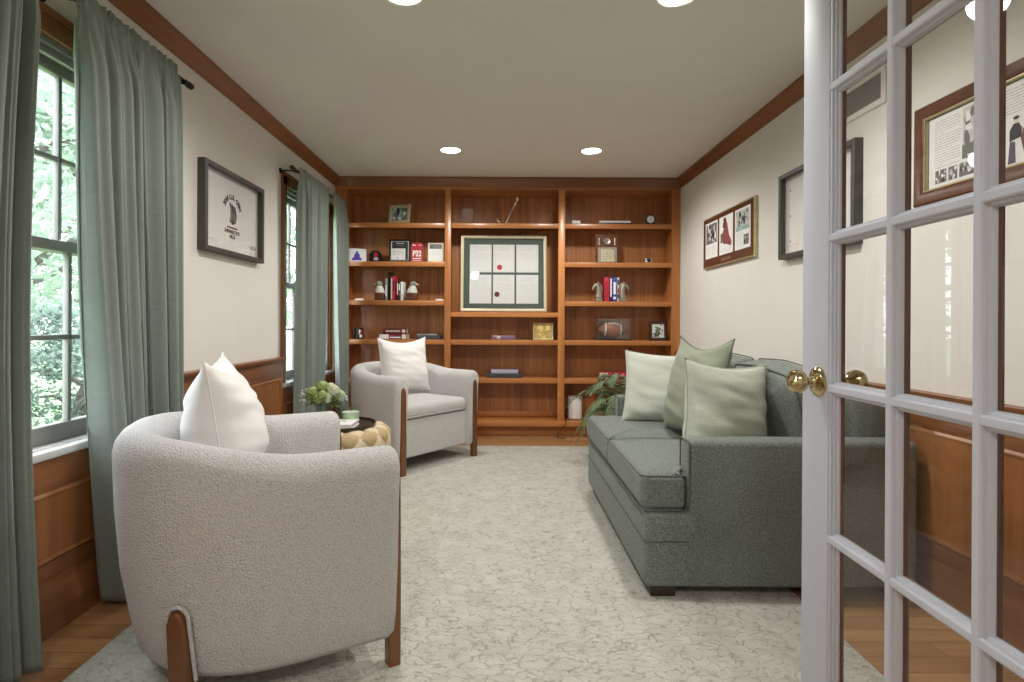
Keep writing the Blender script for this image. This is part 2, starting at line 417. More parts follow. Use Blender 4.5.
struct('trim_7', wainscot('r', YF, 5.28, 0.82, True, 4))
struct('baseboard_left', baseb('l', YF, 5.28)); struct('baseboard_right', baseb('r', YF, 5.28))

# windows
def window(k, y0, y1):
    z0, z1 = WZ
    r = thing('window_%d' % k, 'double hung window in the left wall', None, (0, 0, 0), kind='structure')
    del r['label']
    c = MB(); w = 0.07
    for ya, yb, za, zb in ((y0-w, y0, z0-0.04, z1+w), (y1, y1+w, z0-0.04, z1+w), (y0-w-0.005, y1+w+0.005, z1, z1+w+0.02)):
        c.box((XL, ya, za), (XL+0.02, yb, zb), M_case, 0.004)
    c.box((XL+0.02, y0-w, z1+w-0.005), (XL+0.03, y1+w, z1+w+0.02), M_case, 0.003)
    c.build('casing', r)
    j = MB()
    j.box((XL-0.15, y0-0.001, z0), (XL+0.001, y0+0.018, z1), M_sash).box((XL-0.15, y1-0.018, z0), (XL+0.001, y1+0.001, z1), M_sash).box((XL-0.15, y0, z1-0.02), (XL+0.001, y1, z1+0.001), M_sash)
    j.box((XL-0.04, y0, z1-0.045), (XL-0.02, y1, z1-0.02), M_sash, 0.003)
    j.build('frame', r)
    s = MB(); s.box((XL-0.15, y0-0.0, z0-0.03), (XL+0.0, y1, z0+0.002), M_sill, 0.004).box((XL, y0-w-0.01, z0-0.03), (XL+0.045, y1+w+0.01, z0), M_sill, 0.008)
    s.build('sill', r)
    zm = 1.355; ya, yb = y0+0.018, y1-0.018
    for nm, xc, za, zb, bot, top in (('upper_sash', XL-0.10, zm-0.02, z1-0.02, 0.04, 0.045), ('lower_sash', XL-0.06, z0+0.002, zm+0.02, 0.065, 0.04)):
        q = MB(); t = 0.017
        q.box((xc-t, ya, za), (xc+t, ya+0.042, zb), M_sash, 0.004).box((xc-t, yb-0.042, za), (xc+t, yb, zb), M_sash, 0.004)
        q.box((xc-t, ya, za), (xc+t, yb, za+bot), M_sash, 0.004).box((xc-t, ya, zb-top), (xc+t, yb, zb), M_sash, 0.004)
        for i in (1, 2):
            ym = ya+(yb-ya)*i/3; q.box((xc-0.012, ym-0.0095, za), (xc+0.012, ym+0.0095, zb), M_sash, 0.004)
        zc = (za+bot+zb-top)/2; q.box((xc-0.012, ya, zc-0.0095), (xc+0.012, yb, zc+0.0095), M_sash, 0.004)
        so = q.build(nm, r)
        MB().box((xc-0.002, ya+0.03, za+0.02), (xc+0.002, yb-0.03, zb-0.02), M_pane).build('glass_pane', so)
        if nm == 'lower_sash':
            for yy in (y0+(y1-y0)*0.33, y0+(y1-y0)*0.67):
                l = MB(); l.box((xc-0.014, yy-0.03, zb), (xc+0.014, yy+0.03, zb+0.008), M_sill, 0.003)
                l.lathe([(0.012, 0), (0.012, 0.006), (0.008, 0.012)], M_sill, 16, T(xc, yy, zb+0.008)); l.box((xc-0.006, yy-0.004, zb+0.010), (xc+0.006, yy+0.034, zb+0.017), M_sill, 0.003)
                l.build('sash_lock', so)
    return r
for k, (a, c) in enumerate(WIN): window(k+1, a, c)

# ------------------------------------------------------------------ French door, standing open
def french_door():
    X0, X1 = 0.739, 0.777; Y0, Y1 = 0.545, 1.373; Z0, Z1 = 0.012, 2.032
    r = thing('door_1', 'x', None, M=T(X0, Y1, 0) @ RZ(-1.2) @ T(-X0, -Y1, 0), kind='structure'); del r['label']
    sw = 0.112; zr0, zr1 = 0.262, 1.955
    st = lambda a, c: MB().box((X0, a, Z0), (X1, c, Z1), M_door, 0.003)
    st(Y1-sw, Y1).build('stile', r); st(Y0, Y0+sw).build('stile', r)
    MB().box((X0, Y0+sw, Z0), (X1, Y1-sw, zr0), M_door, 0.003).build('bottom_rail', r)
    MB().box((X0, Y0+sw, zr1), (X1, Y1-sw, Z1), M_door, 0.003).build('top_rail', r)
    ya, yb = Y0+sw, Y1-sw; xm = (X0+X1)/2
    ncol, nrow = 3, 5; pw = (yb-ya)/ncol; ph = (zr1-zr0)/nrow
    prof = [(-0.006, 0.019), (0.006, 0.019), (0.009, 0.0165), (0.010, 0.011), (0.0145, 0.009), (0.0165, 0.004), (0.0165, -0.004), (0.0145, -0.009), (0.010, -0.011), (0.009, -0.0165), (0.006, -0.019), (-0.006, -0.019),
            (-0.009, -0.0165), (-0.010, -0.011), (-0.0145, -0.009), (-0.0165, -0.004), (-0.0165, 0.004), (-0.0145, 0.009), (-0.010, 0.011), (-0.009, 0.0165)]
    def both(b, fn):
        # room face painted, other face stained
        half = [(p, q) for p, q in prof if q < 0]; half = [(0.0165, 0.0)]+half+[(-0.0165, 0.0)]
        b.loft(fn(half), M_door); b.loft(fn([(p, -q) for p, q in reversed(half)]), M_walnut); return b
    for i in range(1, ncol):
        y = ya+pw*i; both(MB(), lambda pr: [[(xm+q, y+p, z) for p, q in pr] for z in (zr0, zr1)]).build('muntin', r)
    for j in range(1, nrow):
        z = zr0+ph*j; both(MB(), lambda pr: [[(xm+q*0.97, y, z+p) for p, q in pr] for y in (ya, yb)]).build('muntin', r)
    # sticking: stepped moulding round the glazed opening
    g = MB()
    for d, w in ((0.016, 0.007), (0.011, 0.013), (0.006, 0.019)):
        for aa, bb, cc, dd in ((ya, ya+w, zr0, zr1), (yb-w, yb, zr0, zr1), (ya, yb, zr0, zr0+w), (ya, yb, zr1-w, zr1)):
            g.box((xm-d, aa, cc), (xm, bb, dd), M_door, 0.0015); g.box((xm, aa, cc), (xm+d, bb, dd), M_walnut, 0.0015)
    g.build('glazing_moulding', r)
    for i in range(ncol):
        for j in range(nrow):
            MB().box((xm-0.002, ya+pw*i+0.004, zr0+ph*j+0.004), (xm+0.002, ya+pw*(i+1)-0.004, zr0+ph*(j+1)-0.004), M_pane).build('glass_pane', r)
    ky, kz = 1.30, 0.951
    for sg, nm in ((-1, 'knob'), (1, 'knob')):
        x = X0 if sg < 0 else X1
        M = T(x, ky, kz) @ RY(90*sg)
        MB().lathe([(0.0345, 0), (0.0345, 0.003), (0.031, 0.007), (0.022, 0.010), (0.013, 0.012), (0.010, 0.020), (0.0105, 0.028), (0.014, 0.031)], M_brass, 40, M).build('rosette', r)
        MB().lathe([(0.010, 0.026), (0.015, 0.031), (0.0235, 0.036), (0.0275, 0.045), (0.0275, 0.052), (0.024, 0.061), (0.015, 0.066), (0.004, 0.067)], M_brass, 40, M).build(nm, r)
    lb = MB(); lb.box((X0+0.006, Y1-0.001, kz-0.03), (X1-0.006, Y1+0.002, kz+0.03), M_brass, 0.0008); lb.box((xm-0.006, Y1, kz-0.008), (xm+0.006, Y1+0.009, kz+0.008), M_brass, 0.002); lb.build('latch', r)
    for hz in (0.25, 1.02, 1.8):
        h = MB(); h.lathe([(0.006, 0), (0.006, 0.09)], M_brass, 12, T(X1+0.002, Y0-0.006, hz)); h.ball((X1+0.002, Y0-0.006, hz+0.093), 0.006, M_brass, 10, 6); h.build('hinge', r)
french_door()

# ------------------------------------------------------------------ bookcase
BY0, BY1 = 5.28, 5.585
SH = {'s1': 2.016, 's2': 1.651, 's3': 1.284, 's4': 0.915, 's5': 0.553, 'sa': 1.177, 'base': 0.15}
def bookcase():
    r = thing('bookcase', 'cherry wood built-in bookcase with three bays of shelves filling the end wall', 'bookcase', (0, BY0, 0))
    xs = [(-1.568, -1.462), (-0.535, -0.475), (0.537, 0.600), (1.607, 1.688)]; D = BY1-BY0
    for x0, x1 in xs:
        zl = 0.148 if (x0 > -1 and x1 < 1) else 0.0
        b = MB(); b.box((x0, 0, zl), (x1, 0.022, 2.37), M_cherry, 0.002)
        inner = (x0+0.02, x1-0.02) if (x0 > -1 and x1 < 1) else ((x0, x1-0.012) if x0 < -1 else (x0+0.012, x1))
        b.box((inner[0], 0.0215, zl), (inner[1], D-0.0145, 2.37), M_cherry)
        b.build('upright', r)
    bays = [(-1.474, -0.515), (-0.495, 0.557), (0.580, 1.619)]
    for k, (x0, x1) in enumerate(bays):
        lv = ['s1', 's2', 's3', 's4', 's5'] if k != 1 else ['s1', 'sa', 's4', 's5']
        for nm in lv:
            z = SH[nm]; b = MB(); b.box((x0, 0.004, z-0.02), (x1, D-0.015, z), M_cherryx, 0.001)
            b.box((x0, -0.001 if False else 0.002, z-0.046), (x1, 0.022, z), M_cherryx, 0.003); b.build('shelf', r)
    b = MB(); b.box((-1.463, -0.003, 0.10), (1.608, 0.021, 0.15), M_cherryx, 0.003).box((-1.475, 0.0205, 0.12), (1.62, D-0.0145, 0.1495), M_cherryx)
    b.build('bottom_shelf', r)
    MB().box((-1.56, 0.07, 0), (1.68, 0.09, 0.12), M_cherryx).build('toe_kick', r)
    b = MB(); bw = 0.14; x = -1.54
    while x < 1.68:
        xe = min(x+bw, 1.685); b.box((x+0.0004, D-0.014, 0.02), (xe-0.0004, D, 2.40), M_back, 0.0012, seg=1); x += bw
    b.build('back_panel', r)
    MB().box((-1.56, 0.03, 2.33), (1.68, D, 2.35), M_cherryx).build('top_panel', r)
    MB().box((-1.568, -0.002, 2.335), (1.688, 0.021, 2.40), M_cherryx, 0.002).build('header', r)
    b = MB(); b.loft([[(x, -px, ZC-0.001-0.085+pz) for px, pz in CP] for x in (-1.568, 1.688)], M_crownx); b.build('crown', r)
    b = MB(); b.box((-0.46, D-0.03, 0.15), (0.53, D-0.014, 0.20), M_cherryx, 0.004); b.build('back_rail', r)
    return r
bookcase()

# ------------------------------------------------------------------ rug
b = MB(); b.box((-1.30, 1.15, 0.0), (1.175, 4.86, 0.011), M_rug, 0.004)
b.build('rug', None, None, 'large ivory and grey mottled area rug under the chairs', 'rug')
RUG = 0.0112

# ------------------------------------------------------------------ armchairs
def superU(a, w, xc, ex=2.35):
    """angle -90..-270 -> point on squarish half circle behind xc"""
    c, s_ = math.cos(a), math.sin(a)
    f = lambda v: math.copysign(abs(v)**(2/ex), v)
    return xc+w*f(c), w*f(s_)
def armchair(loc, rot, label):
    r = thing('armchair', label, 'armchair', loc, rot, 'white barrel armchairs')
    w, xc, xf = 0.38, 0.07, 0.36
    path = []
    ns = 10
    for i in range(ns): path.append((xf+(xc-xf)*i/ns, -w))
    na = 40
    for i in range(na+1): path.append(superU(-PI/2-PI*i/na, w, xc))
    for i in range(1, ns+1): path.append((xc+(xf-xc)*i/ns, w))
    def ring(i, grow=0.0, push=0.0):
        p = Vector(path[i]); a = Vector(path[max(i-1, 0)]); c = Vector(path[min(i+1, len(path)-1)])
        d = (c-a).normalized(); nr = Vector((-d.y, d.x))        # outward
        if i == 0: d = Vector((-1, 0)); nr = Vector((0, -1))
        if i == len(path)-1: nr = Vector((0, 1))
        bk = max(0.0, min(1.0, (0.15-p.x)/0.45)); bk = bk*bk*(3-2*bk)
        h = 0.686+0.060*bk; lean = 0.006+0.030*bk; z0 = 0.092
        g = grow
        pr = [(-0.050+g, z0+g), (-0.056+g, 0.30), (-0.058+g, 0.5)]
        R = 0.068-g*0.9; zc = h-0.068
        for k in range(9):
            an = PI-PI*k/8; pr.append((R*math.cos(an), zc+R*math.sin(an)*1.0))
        pr += [(0.062-g, 0.52), (0.058-g-lean*0.3, 0.34), (0.048-g-lean*0.7, 0.20), (0.040-g-lean, 0.115), (0.025-g-lean, z0+g)]
        return [(p.x+nr.x*o+push, p.y+nr.y*o, z) for o, z in pr]
    rings = []
    n = len(path)
    for a in (0.1, 0.35, 0.6, 0.85): 
        an = a*PI/2; rings.append(ring(0, 0.034*(1-math.sin(an)), 0.034*math.cos(an)))
    for i in range(n): rings.append(ring(i))
    for a in (0.85, 0.6, 0.35, 0.1):
        an = a*PI/2; rings.append(ring(n-1, 0.034*(1-math.sin(an)), 0.034*math.cos(an)))
    b = MB(); b.loft(rings, M_boucle)
    # piping arches above the rear legs, seams down the back
    angs = (-PI/2-0.62, -3*PI/2+0.62)
    for a in angs:
        x, y = superU(a, w, xc); q = Vector((x-xc, y)).normalized()
        pts = []
        tx = Vector((-q.y, q.x))
        for k in range(-6, 7):
            an = k/6*PI/2; pts.append((x+q.x*0.053+tx.x*0.032*math.sin(an), y+q.y*0.053+tx.y*0.032*math.sin(an), 0.275+0.033*math.cos(an)))
        pts = [(pts[0][0]-q.x*0.03, pts[0][1]-q.y*0.03, 0.10)]+pts+[(pts[-1][0]-q.x*0.03, pts[-1][1]-q.y*0.03, 0.10)]
        b.tube(pts, 0.0055, M_boucle, 8)
    b.build('shell', r, smooth=60)
    # upholstered base
    inner = [(0.348, -0.328)]+[superU(-PI/2-PI*i/24, 0.328, 0.07) for i in range(25)]+[(0.348, 0.328)]
    MB().puff(inner, 0.098, 0.375, 0.02, 0.0, M_boucle).build('base', r, smooth=60)
    cu = round_poly([(0.368, -0.317), (0.368, 0.317)]+[superU(-3*PI/2+PI*i/16, 0.317, 0.08, 2.6) for i in range(17)], 0.03, 3)
    b = MB(); b.puff(densify(cu, 0.04), 0.374, 0.478, 0.042, 0.026, M_boucle)
    b.tube([(x, y, 0.392) for x, y in cu], 0.004, M_boucle, 6, True); b.build('seat_cushion', r, smooth=60)
    for sg in (-1, 1):
        y = sg*w
        rg = []
        for z, hw, d in ((0, 0.024, 0.02), (0.25, 0.024, 0.02), (0.45, 0.022, 0.019), (0.575, 0.020, 0.018), (0.597, 0.016, 0.016), (0.610, 0.008, 0.014)):
            o = round_poly([(-hw, -d), (hw, -d), (hw, d), (-hw, d)], 0.008, 3); rg.append([(0.387+q, y+p, z) for p, q in o])
        MB().loft(rg, M_legwood).build('front_leg', r, label='front leg of brown wood running up the arm')
    for a in angs:
        x, y = superU(a, w, xc); q = Vector((x-xc, y)).normalized(); tx = Vector((-q.y, q.x)); rg = []
        for z, hw, off in ((0, 0.024, 0.032), (0.2, 0.027, 0.042), (0.265, 0.025, 0.048), (0.288, 0.018, 0.049), (0.297, 0.008, 0.047)):
            o = round_poly([(-hw, -0.02), (hw, -0.02), (hw, 0.02), (-hw, 0.02)], 0.008, 3)
            rg.append([(x+q.x*(off+o_)+tx.x*p, y+q.y*(off+o_)+tx.y*p, z) for p, o_ in o])
        MB().loft(rg, M_legwood).build('rear_leg', r, label='short rear leg of brown wood')
    return r

NEAR = (-0.86, 1.905, RUG); NEAR_R = 29.5
FAR = (-0.752, 4.43, RUG); FAR_R = -38
armchair(NEAR, NEAR_R, 'white boucle barrel armchair nearest the camera, seen from its side')
armchair(FAR, FAR_R, 'white boucle barrel armchair in front of the bookcase, facing the room')

# ------------------------------------------------------------------ pillows
def pillow(name, w, h, t, M, mat, label, cat, seed=0, pin=0.075, pin_top=0.10, sag=0.25, group=None, wr=1.0, seam=None):
    b = MB(); n = 34
    def P(u, v, sg):
        uu, vv = u*2-1, v*2-1
        pt = pin_top if vv > 0 else pin*0.6
        x = w/2*uu*(1-pin*(1-vv*vv)*abs(uu)**1.5); z = h/2*vv*(1-pt*(1-uu*uu)*abs(vv)**1.5)
        k = (max(0, 1-abs(uu)**2.6)**0.55)*(max(0, 1-abs(vv)**2.6)**0.55)
        q = noise.noise(Vector((uu*1.3+seed, vv*1.3, sg*3+seed)))*0.22
        cr = noise.noise(Vector((uu*1.6+seed*2, vv*5.5+uu*1.5, sg+seed)))*0.006*wr*min(1, k*1.6)
        y = sg*(t/2*k*(1+q*0.5)*(1-sag*vv)+cr*1.0)
        return (x, y+noise.noise(Vector((uu*1.2+seed, vv*1.2, 9)))*0.012*(1-k), z)
    for sg in (-1, 1): b.grid(lambda u, v: P(u, v, sg), n, n, mat)
    bmesh.ops.remove_doubles(b.bm, verts=b.bm.verts, dist=1e-5)
    bmesh.ops.recalc_face_normals(b.bm, faces=b.bm.faces)
    ed = [P(k/20, 0, 1) for k in range(20)]+[P(1, k/20, 1) for k in range(20)]+[P(1-k/20, 1, 1) for k in range(20)]+[P(0, 1-k/20, 1) for k in range(20)]
    b.tube([(x, 0.5*(y) if False else y, z) for x, y, z in ed], 0.0035, seam or mat, 6, True)
    return b.build(name, None, None, label, cat, group, M=M, smooth=70)

# ------------------------------------------------------------------ sofa (faces the left wall)
def sofa():
    r = thing('sofa', 'grey-green tweed two-seat sofa along the right wall', 'sofa', (1.10, 2.895, 0))
    L = 0.715                                    # half length
    fx, bx = -0.535, 0.53                        # front and back of the body
    ax = -0.365                                  # front of the arms
    b = MB(); b.box((fx, -L, 0.052), (bx-0.02, L, 0.345), M_tweed, 0.022, seg=3)
    b.tube([(ax, -L-0.001, 0.232), (fx+0.012, -L-0.001, 0.232), (fx-0.001, -L+0.012, 0.232), (fx-0.001, L-0.012, 0.232), (fx+0.012, L+0.001, 0.232), (ax, L+0.001, 0.232)], 0.0035, M_welt, 6)
    b.build('base', r)
    for sg in (-1, 1):
        y0, y1 = sorted((sg*L, sg*(L-0.118)))
        b = MB(); b.box((ax, y0-0.001, 0.051), (bx, y1, 0.625), M_tweed, 0.022, seg=3)
        o = round_poly([(y0+0.004, 0.35), (y1-0.004, 0.35), (y1-0.004, 0.62), (y0+0.004, 0.62)], 0.02, 4)
        b.tube([(ax+0.003, p, q) for p, q in o], 0.004, M_welt, 6, True)
        b.build('arm', r)
    b = MB(); b.box((0.33, -L+0.11, 0.3), (bx, L-0.11, 0.80), M_tweed, 0.04, seg=4); b.build('back_frame', r)
    s = L-0.122
    for sg in (-1, 1):
        q = [(fx-0.012, sg*(L-0.012)), (ax-0.01, sg*(L-0.012)), (ax-0.01, sg*s), (0.22, sg*s), (0.22, sg*0.003), (fx-0.012, sg*0.003)]
        o = densify(round_poly(q, [0.035, 0.012, 0.015, 0.02, 0.02, 0.02], 4), 0.05)
        b = MB(); b.puff(o, 0.343, 0.492, 0.038, 0.022, M_tweed, crown0=0.0)
        b.tube([(x, y, 0.484) for x, y in [tuple(Vector(p)*0.0+Vector((p[0], p[1]))) for p in o]], 0.0038, M_welt, 6, True, M=T(-0.05*0, 0, 0) @ T(0, 0, 0))
        b.tube([(x, y, 0.352) for x, y in o], 0.0038, M_welt, 6, True)
        b.build('seat_cushion', r, smooth=60)
        q = [(sg*0.004, 0.0), (sg*(s-0.002), 0.0), (sg*(s+0.0), 0.33), (sg*(s-0.04), 0.40), (sg*(s*0.5), 0.425), (sg*0.03, 0.415), (sg*0.004, 0.36)]
        o = densify(round_poly(q, 0.05, 4), 0.05)
        M = T(0.315, 0, 0.502) @ RY(-13) @ Matrix(((0, 0, -1, 0), (1, 0, 0, 0), (0, 1, 0, 0), (0, 0, 0, 1)))
        b = MB(); b.puff(o, -0.02, 0.15, 0.05, 0.04, M_tweed, M); b.tube([(x, y, 0.125) for x, y in o], 0.0038, M_welt, 6, True, M)
        b.tube([(x, y, 0.005) for x, y in o], 0.0038, M_welt, 6, True, M)
        b.build('back_cushion', r, smooth=60)
    for x, zb in ((fx+0.02, RUG), (bx-0.09, 0.0)):
        for sg in (-1, 1):
            y = sg*(L-0.055); b = MB()
            b.loft([[(x+p+k, y+q, z) for p, q in ((0, -0.035), (0.105-k, -0.035), (0.105-k, 0.035), (0, 0.035))] for z, k in ((zb, 0.01), (0.06, 0.0))], M_darkleg)
            b.build('leg', r, label='short dark wood leg')
    return r
sofa()

def place(x, y, z, yaw, tilt=0, roll=0): return T(x, y, z) @ RZ(yaw) @ RX(tilt) @ RY(roll)
# pillow faces local -y; yaw turns that face
pillow('throw_pillow', 0.425, 0.42, 0.19, place(0.972, 2.425, 0.712, 17, -5, 5), M_lin_sage, 'grey-sage linen pillow with the seam at its side, against the near sofa arm', 'pillow', 1.3, pin_top=0.17, pin=0.10, group='sofa pillows', wr=2.0)
pillow('throw_pillow', 0.50, 0.51, 0.18, place(1.00, 2.86, 0.762, -80, -11, 0), M_lin_olive, 'darker olive green pillow standing highest between two paler sofa pillows', 'pillow', 4.1, pin_top=0.27, pin=0.10, group='sofa pillows', wr=2.0, seam=M_welt)
pillow('throw_pillow', 0.45, 0.42, 0.18, place(0.955, 3.30, 0.70, -10, -10, 3), M_lin_pale, 'palest green pillow at the far sofa arm nearest the bookcase', 'pillow', 2.2, pin_top=0.10, group='sofa pillows', wr=2.0)

def chair_pillow(base, rot, x, y, z, tilt, yaw, seed, label, w=0.43, th=0.2):
    M = T(*base) @ RZ(rot) @ T(x, y, z) @ RZ(90+yaw) @ RX(tilt)
    pillow('chair_pillow', w, w, th, M, M_lin_white, label, 'pillow', seed, pin_top=0.22, wr=1.8, group='white armchair pillows')
chair_pillow(NEAR, NEAR_R, -0.07, 0.03, 0.74, -10, -10, 5.5, 'plump white pillow in the near armchair, seen edge on', th=0.225)
chair_pillow(FAR, FAR_R, -0.03, 0.01, 0.735, -9, -12, 8.4, 'white square pillow standing in the far armchair, seen from the front')

# ------------------------------------------------------------------ woven side table and what stands on it
TX, TY, TZ = -0.872, 3.02, 0.515
def side_table():
    r = thing('side_table', 'round woven straw drum table between the two white armchairs', 'side table', (TX, TY, RUG))
    R = 0.268; H = TZ-RUG; nu = 224; cells = 28
    prof = []                                  # arc-length profile: up the side, over a round shoulder, in along the top
    sh = 0.05
    for k in range(70): prof.append((R, 0.0+(H-sh)*k/69, 1, 0))
    for k in range(1, 13):
        a = PI/2*k/12; prof.append((R-sh+sh*math.cos(a), H-sh+sh*math.sin(a), math.cos(a), math.sin(a)))
    for k in range(1, 14): prof.append((R-sh-(R-sh-0.17)*k/13, H, 0, 1))
    step = 2*PI*R/cells; s_ = 0.0; rows = []; last = prof[0]; idx = []
    t = bmesh.new(); col = {}
    for p in prof:
        s_ += math.hypot(p[0]-last[0], p[1]-last[1]); last = p; row = []
        for i in range(nu):
            u = i/nu*cells; v = s_/step
            A = (u+v)/2.0; B = (u-v)/2.0
            fa, fb = A % 1, B % 1
            par = (math.floor(A)+math.floor(B)) % 2
            cross = fb if par else fa; along = fa if par else fb
            hgt = 0.0115*(1-abs(2*cross-1)**6)*(0.35+0.65*math.sin(PI*along)**0.8)
            ang = 2*PI*i/nu; rr = p[0]+hgt*p[2]
            row.append(((rr*math.cos(ang), rr*math.sin(ang), p[1]+hgt*p[3]-0.0), par))
        rows.append(row)
    b = MB(); m1, m2 = b.mi(M_straw1), b.mi(M_straw2)
    V = [[b.bm.verts.new(q[0]) for q in row] for row in rows]
    for j in range(len(V)-1):
        for i in range(nu):
            k = (i+1) % nu; f = b.bm.faces.new((V[j][i], V[j][k], V[j+1][k], V[j+1][i])); f.material_index = m1 if rows[j][i][1] else m2
    b.bm.faces.new(list(reversed(V[0]))); b.bm.faces.new(V[-1])
    b.build('woven_body', r, smooth=80)
side_table()
b = MB(); b.lathe([(0.0, 0), (0.186, 0), (0.194, 0.004), (0.196, 0.020), (0.192, 0.020), (0.188, 0.006), (0.0, 0.005)], M_tray, 56, cap=False)
TT = TZ+0.008
b.build('round_tray', None, (TX+0.005, TY-0.02, TT), 'round dark metal tray on top of the woven table', 'tray')
TS = TT+0.0055
# book on the tray
def book_flat(name, w, d, h, mat, loc, rot, label, group=None, page=None, title=None, tm=None, ts=0.02, spine_only=True):
    """closed book lying flat, spine towards -y"""
    r = thing(name, label, 'book', loc, rot, group)
    c = MB(); t = min(0.003, h*0.2)
    c.box((-w/2, 0, 0), (w/2, d, t), mat, 0.0006).box((-w/2, 0, h-t), (w/2, d, h), mat, 0.0006).box((-w/2, 0, 0), (w/2, t, h), mat, 0.0008)
    if title: c.text(title, ts, tm or M_white, 0, h*0.5, -0.0003)
    c.build('cover', r)
    MB().box((-w/2+0.004, t, t), (w/2-0.004, d-0.004, h-t), page or M_white).build('pages', r); return r
rb = book_flat('coffee_table_book', 0.24, 0.17, 0.026, M_white, (-0.885, 2.865, TS), 0, 'white book lying flat on the tray in front of the candle', page=M_white)
c = MB(); c.text('HOME', 0.026, M_greyink, 0.03, 0.0, 0.0, M=T(0, 0.10, 0.0264) @ RX(-90)); c.build('title', rb, label='grey title lettering on the cover')
r = thing('candle_jar', 'green glass candle jar with pale wax on the tray', 'candle', (-0.822, 3.075, TS))
b = MB(); b.lathe([(0.0, 0), (0.047, 0), (0.050, 0.006), (0.050, 0.092), (0.0515, 0.096), (0.048, 0.096), (0.0465, 0.092), (0.0465, 0.008), (0.0, 0.008)], M_jar, 40, cap=False)
for z in (0.074, 0.086):
    for k in range(30): b.ball((0.0505*math.cos(2*PI*k/30), 0.0505*math.sin(2*PI*k/30), z), 0.0022, M_jar, 6, 4)
b.build('jar', r)
MB().lathe([(0.0, 0.0085), (0.0455, 0.0085), (0.0455, 0.060), (0.0, 0.060)], M_wax, 32, cap=False).build('wax', r, label='pale green wax')
MB().tube([(0, 0, 0.058), (0.001, 0, 0.068), (0.003, 0, 0.073)], 0.0012, M_ink, 6).build('wick', r)
VX, VY = -0.965, 3.06
r = thing('vase', 'clear glass vase holding green and cream flowers on the tray', 'vase', (VX, VY, TS))
b = MB(); b.lathe([(0.0, 0), (0.04, 0), (0.044, 0.006), (0.043, 0.05), (0.046, 0.105), (0.048, 0.11), (0.044, 0.11), (0.040, 0.05), (0.040, 0.01), (0.0, 0.01)], M_vase, 32, cap=False); b.build('glass_body', r)
r = thing('flower_bouquet', 'bouquet of green and cream blooms standing in the glass vase', 'flowers', (VX, VY, TS+0.012))
b = MB(); rnd = random.Random(3)
blo = [(-0.055, -0.02, 0.150, 0.036, M_bloomg), (-0.008, 0.0, 0.180, 0.036, M_bloomg), (0.055, -0.01, 0.155, 0.040, M_bloomw), (-0.02, -0.045, 0.118, 0.030, M_bloomg), (0.03, -0.04, 0.125, 0.032, M_bloomw), (0.02, 0.05, 0.165, 0.036, M_bloomw), (-0.05, 0.045, 0.145, 0.034, M_bloomw), (0.085, 0.01, 0.135, 0.030, M_bloomw), (-0.085, 0.0, 0.125, 0.026, M_bloomg), (0.01, -0.06, 0.145, 0.026, M_bloomg)]
for x, y, z, rr, m in blo: b.tube([(x*0.25, y*0.25, 0.0), (x*0.45, y*0.45, 0.07), (x, y, z)], 0.0022, M_leaf2, 6)
b.build('stems', r)
for x, y, z, rr, m in blo:
    q = MB(); q.ball((x, y, z), rr*0.72, m, 14, 10)
    for k in range(46):                       # petals round a dome
        zz = 1-1.5*(k+0.5)/46; an = k*2.399963; s_ = math.sqrt(max(0, 1-zz*zz)); d = Vector((s_*math.cos(an), s_*math.sin(an), zz))
        a = d.cross(Vector((0.1, 0.2, 1))).normalized(); c_ = a.cross(d); p = Vector((x, y, z))+d*rr*0.86; w = rr*0.34
        q.loft([[p-a*w*0.5-d*rr*0.2, p+a*w*0.5-d*rr*0.2, p+a*w*0.5-d*rr*0.2+c_*0.001, p-a*w*0.5-d*rr*0.2+c_*0.001], [p-a*w+c_*w*0.3, p+a*w+c_*w*0.3, p+a*w+c_*w*0.36, p-a*w+c_*w*0.36], [p-a*w*0.5+d*rr*0.16+c_*w*0.8, p+a*w*0.5+d*rr*0.16+c_*w*0.8, p+a*w*0.5+d*rr*0.16+c_*w*0.86, p-a*w*0.5+d*rr*0.16+c_*w*0.86]], m)
    q.build('bloom', r)
b = MB()
for k in range(60):
    an = rnd.uniform(0, 2*PI); rr = rnd.uniform(0.02, 0.08); z = rnd.uniform(0.085, 0.15); p = Vector((rr*math.cos(an), rr*math.sin(an), z)); d = Vector((math.cos(an), math.sin(an), rnd.uniform(-0.5, 0.5))).normalized(); a = d.cross(Vector((0, 0, 1))).normalized(); L = rnd.uniform(0.035, 0.055)
    up = a.cross(d)
    b.loft([[p-a*0.002, p+a*0.002, p+a*0.002+up*0.001, p-a*0.002+up*0.001], [p+d*L*0.45-a*0.012, p+d*L*0.45+a*0.012, p+d*L*0.45+a*0.012+up*0.001, p+d*L*0.45-a*0.012+up*0.001], [p+d*L-a*0.001, p+d*L+a*0.001, p+d*L+a*0.001+up*0.001, p+d*L-a*0.001+up*0.001]], M_leaf2)
b.build('leaves', r)
b = MB()
for (ex, ey, ez) in ((-0.11, -0.02, 0.13), (-0.10, 0.0, 0.095), (0.108, -0.01, 0.135), (0.10, 0.02, 0.12), (-0.10, -0.03, 0.16)):
    e = Vector((ex, ey, ez)); b.tube([(0, 0, 0.08), tuple(e*0.6+Vector((0, 0, 0.05))), tuple(e)], 0.0011, M_leaf2, 5)
    for k in range(7): b.ball(tuple(e+Vector((rnd.uniform(-.02, .02), rnd.uniform(-.02, .02), rnd.uniform(-.018, .018)))), rnd.uniform(0.004, 0.007), M_sprig, 8, 6)
b.build('sprigs', r)

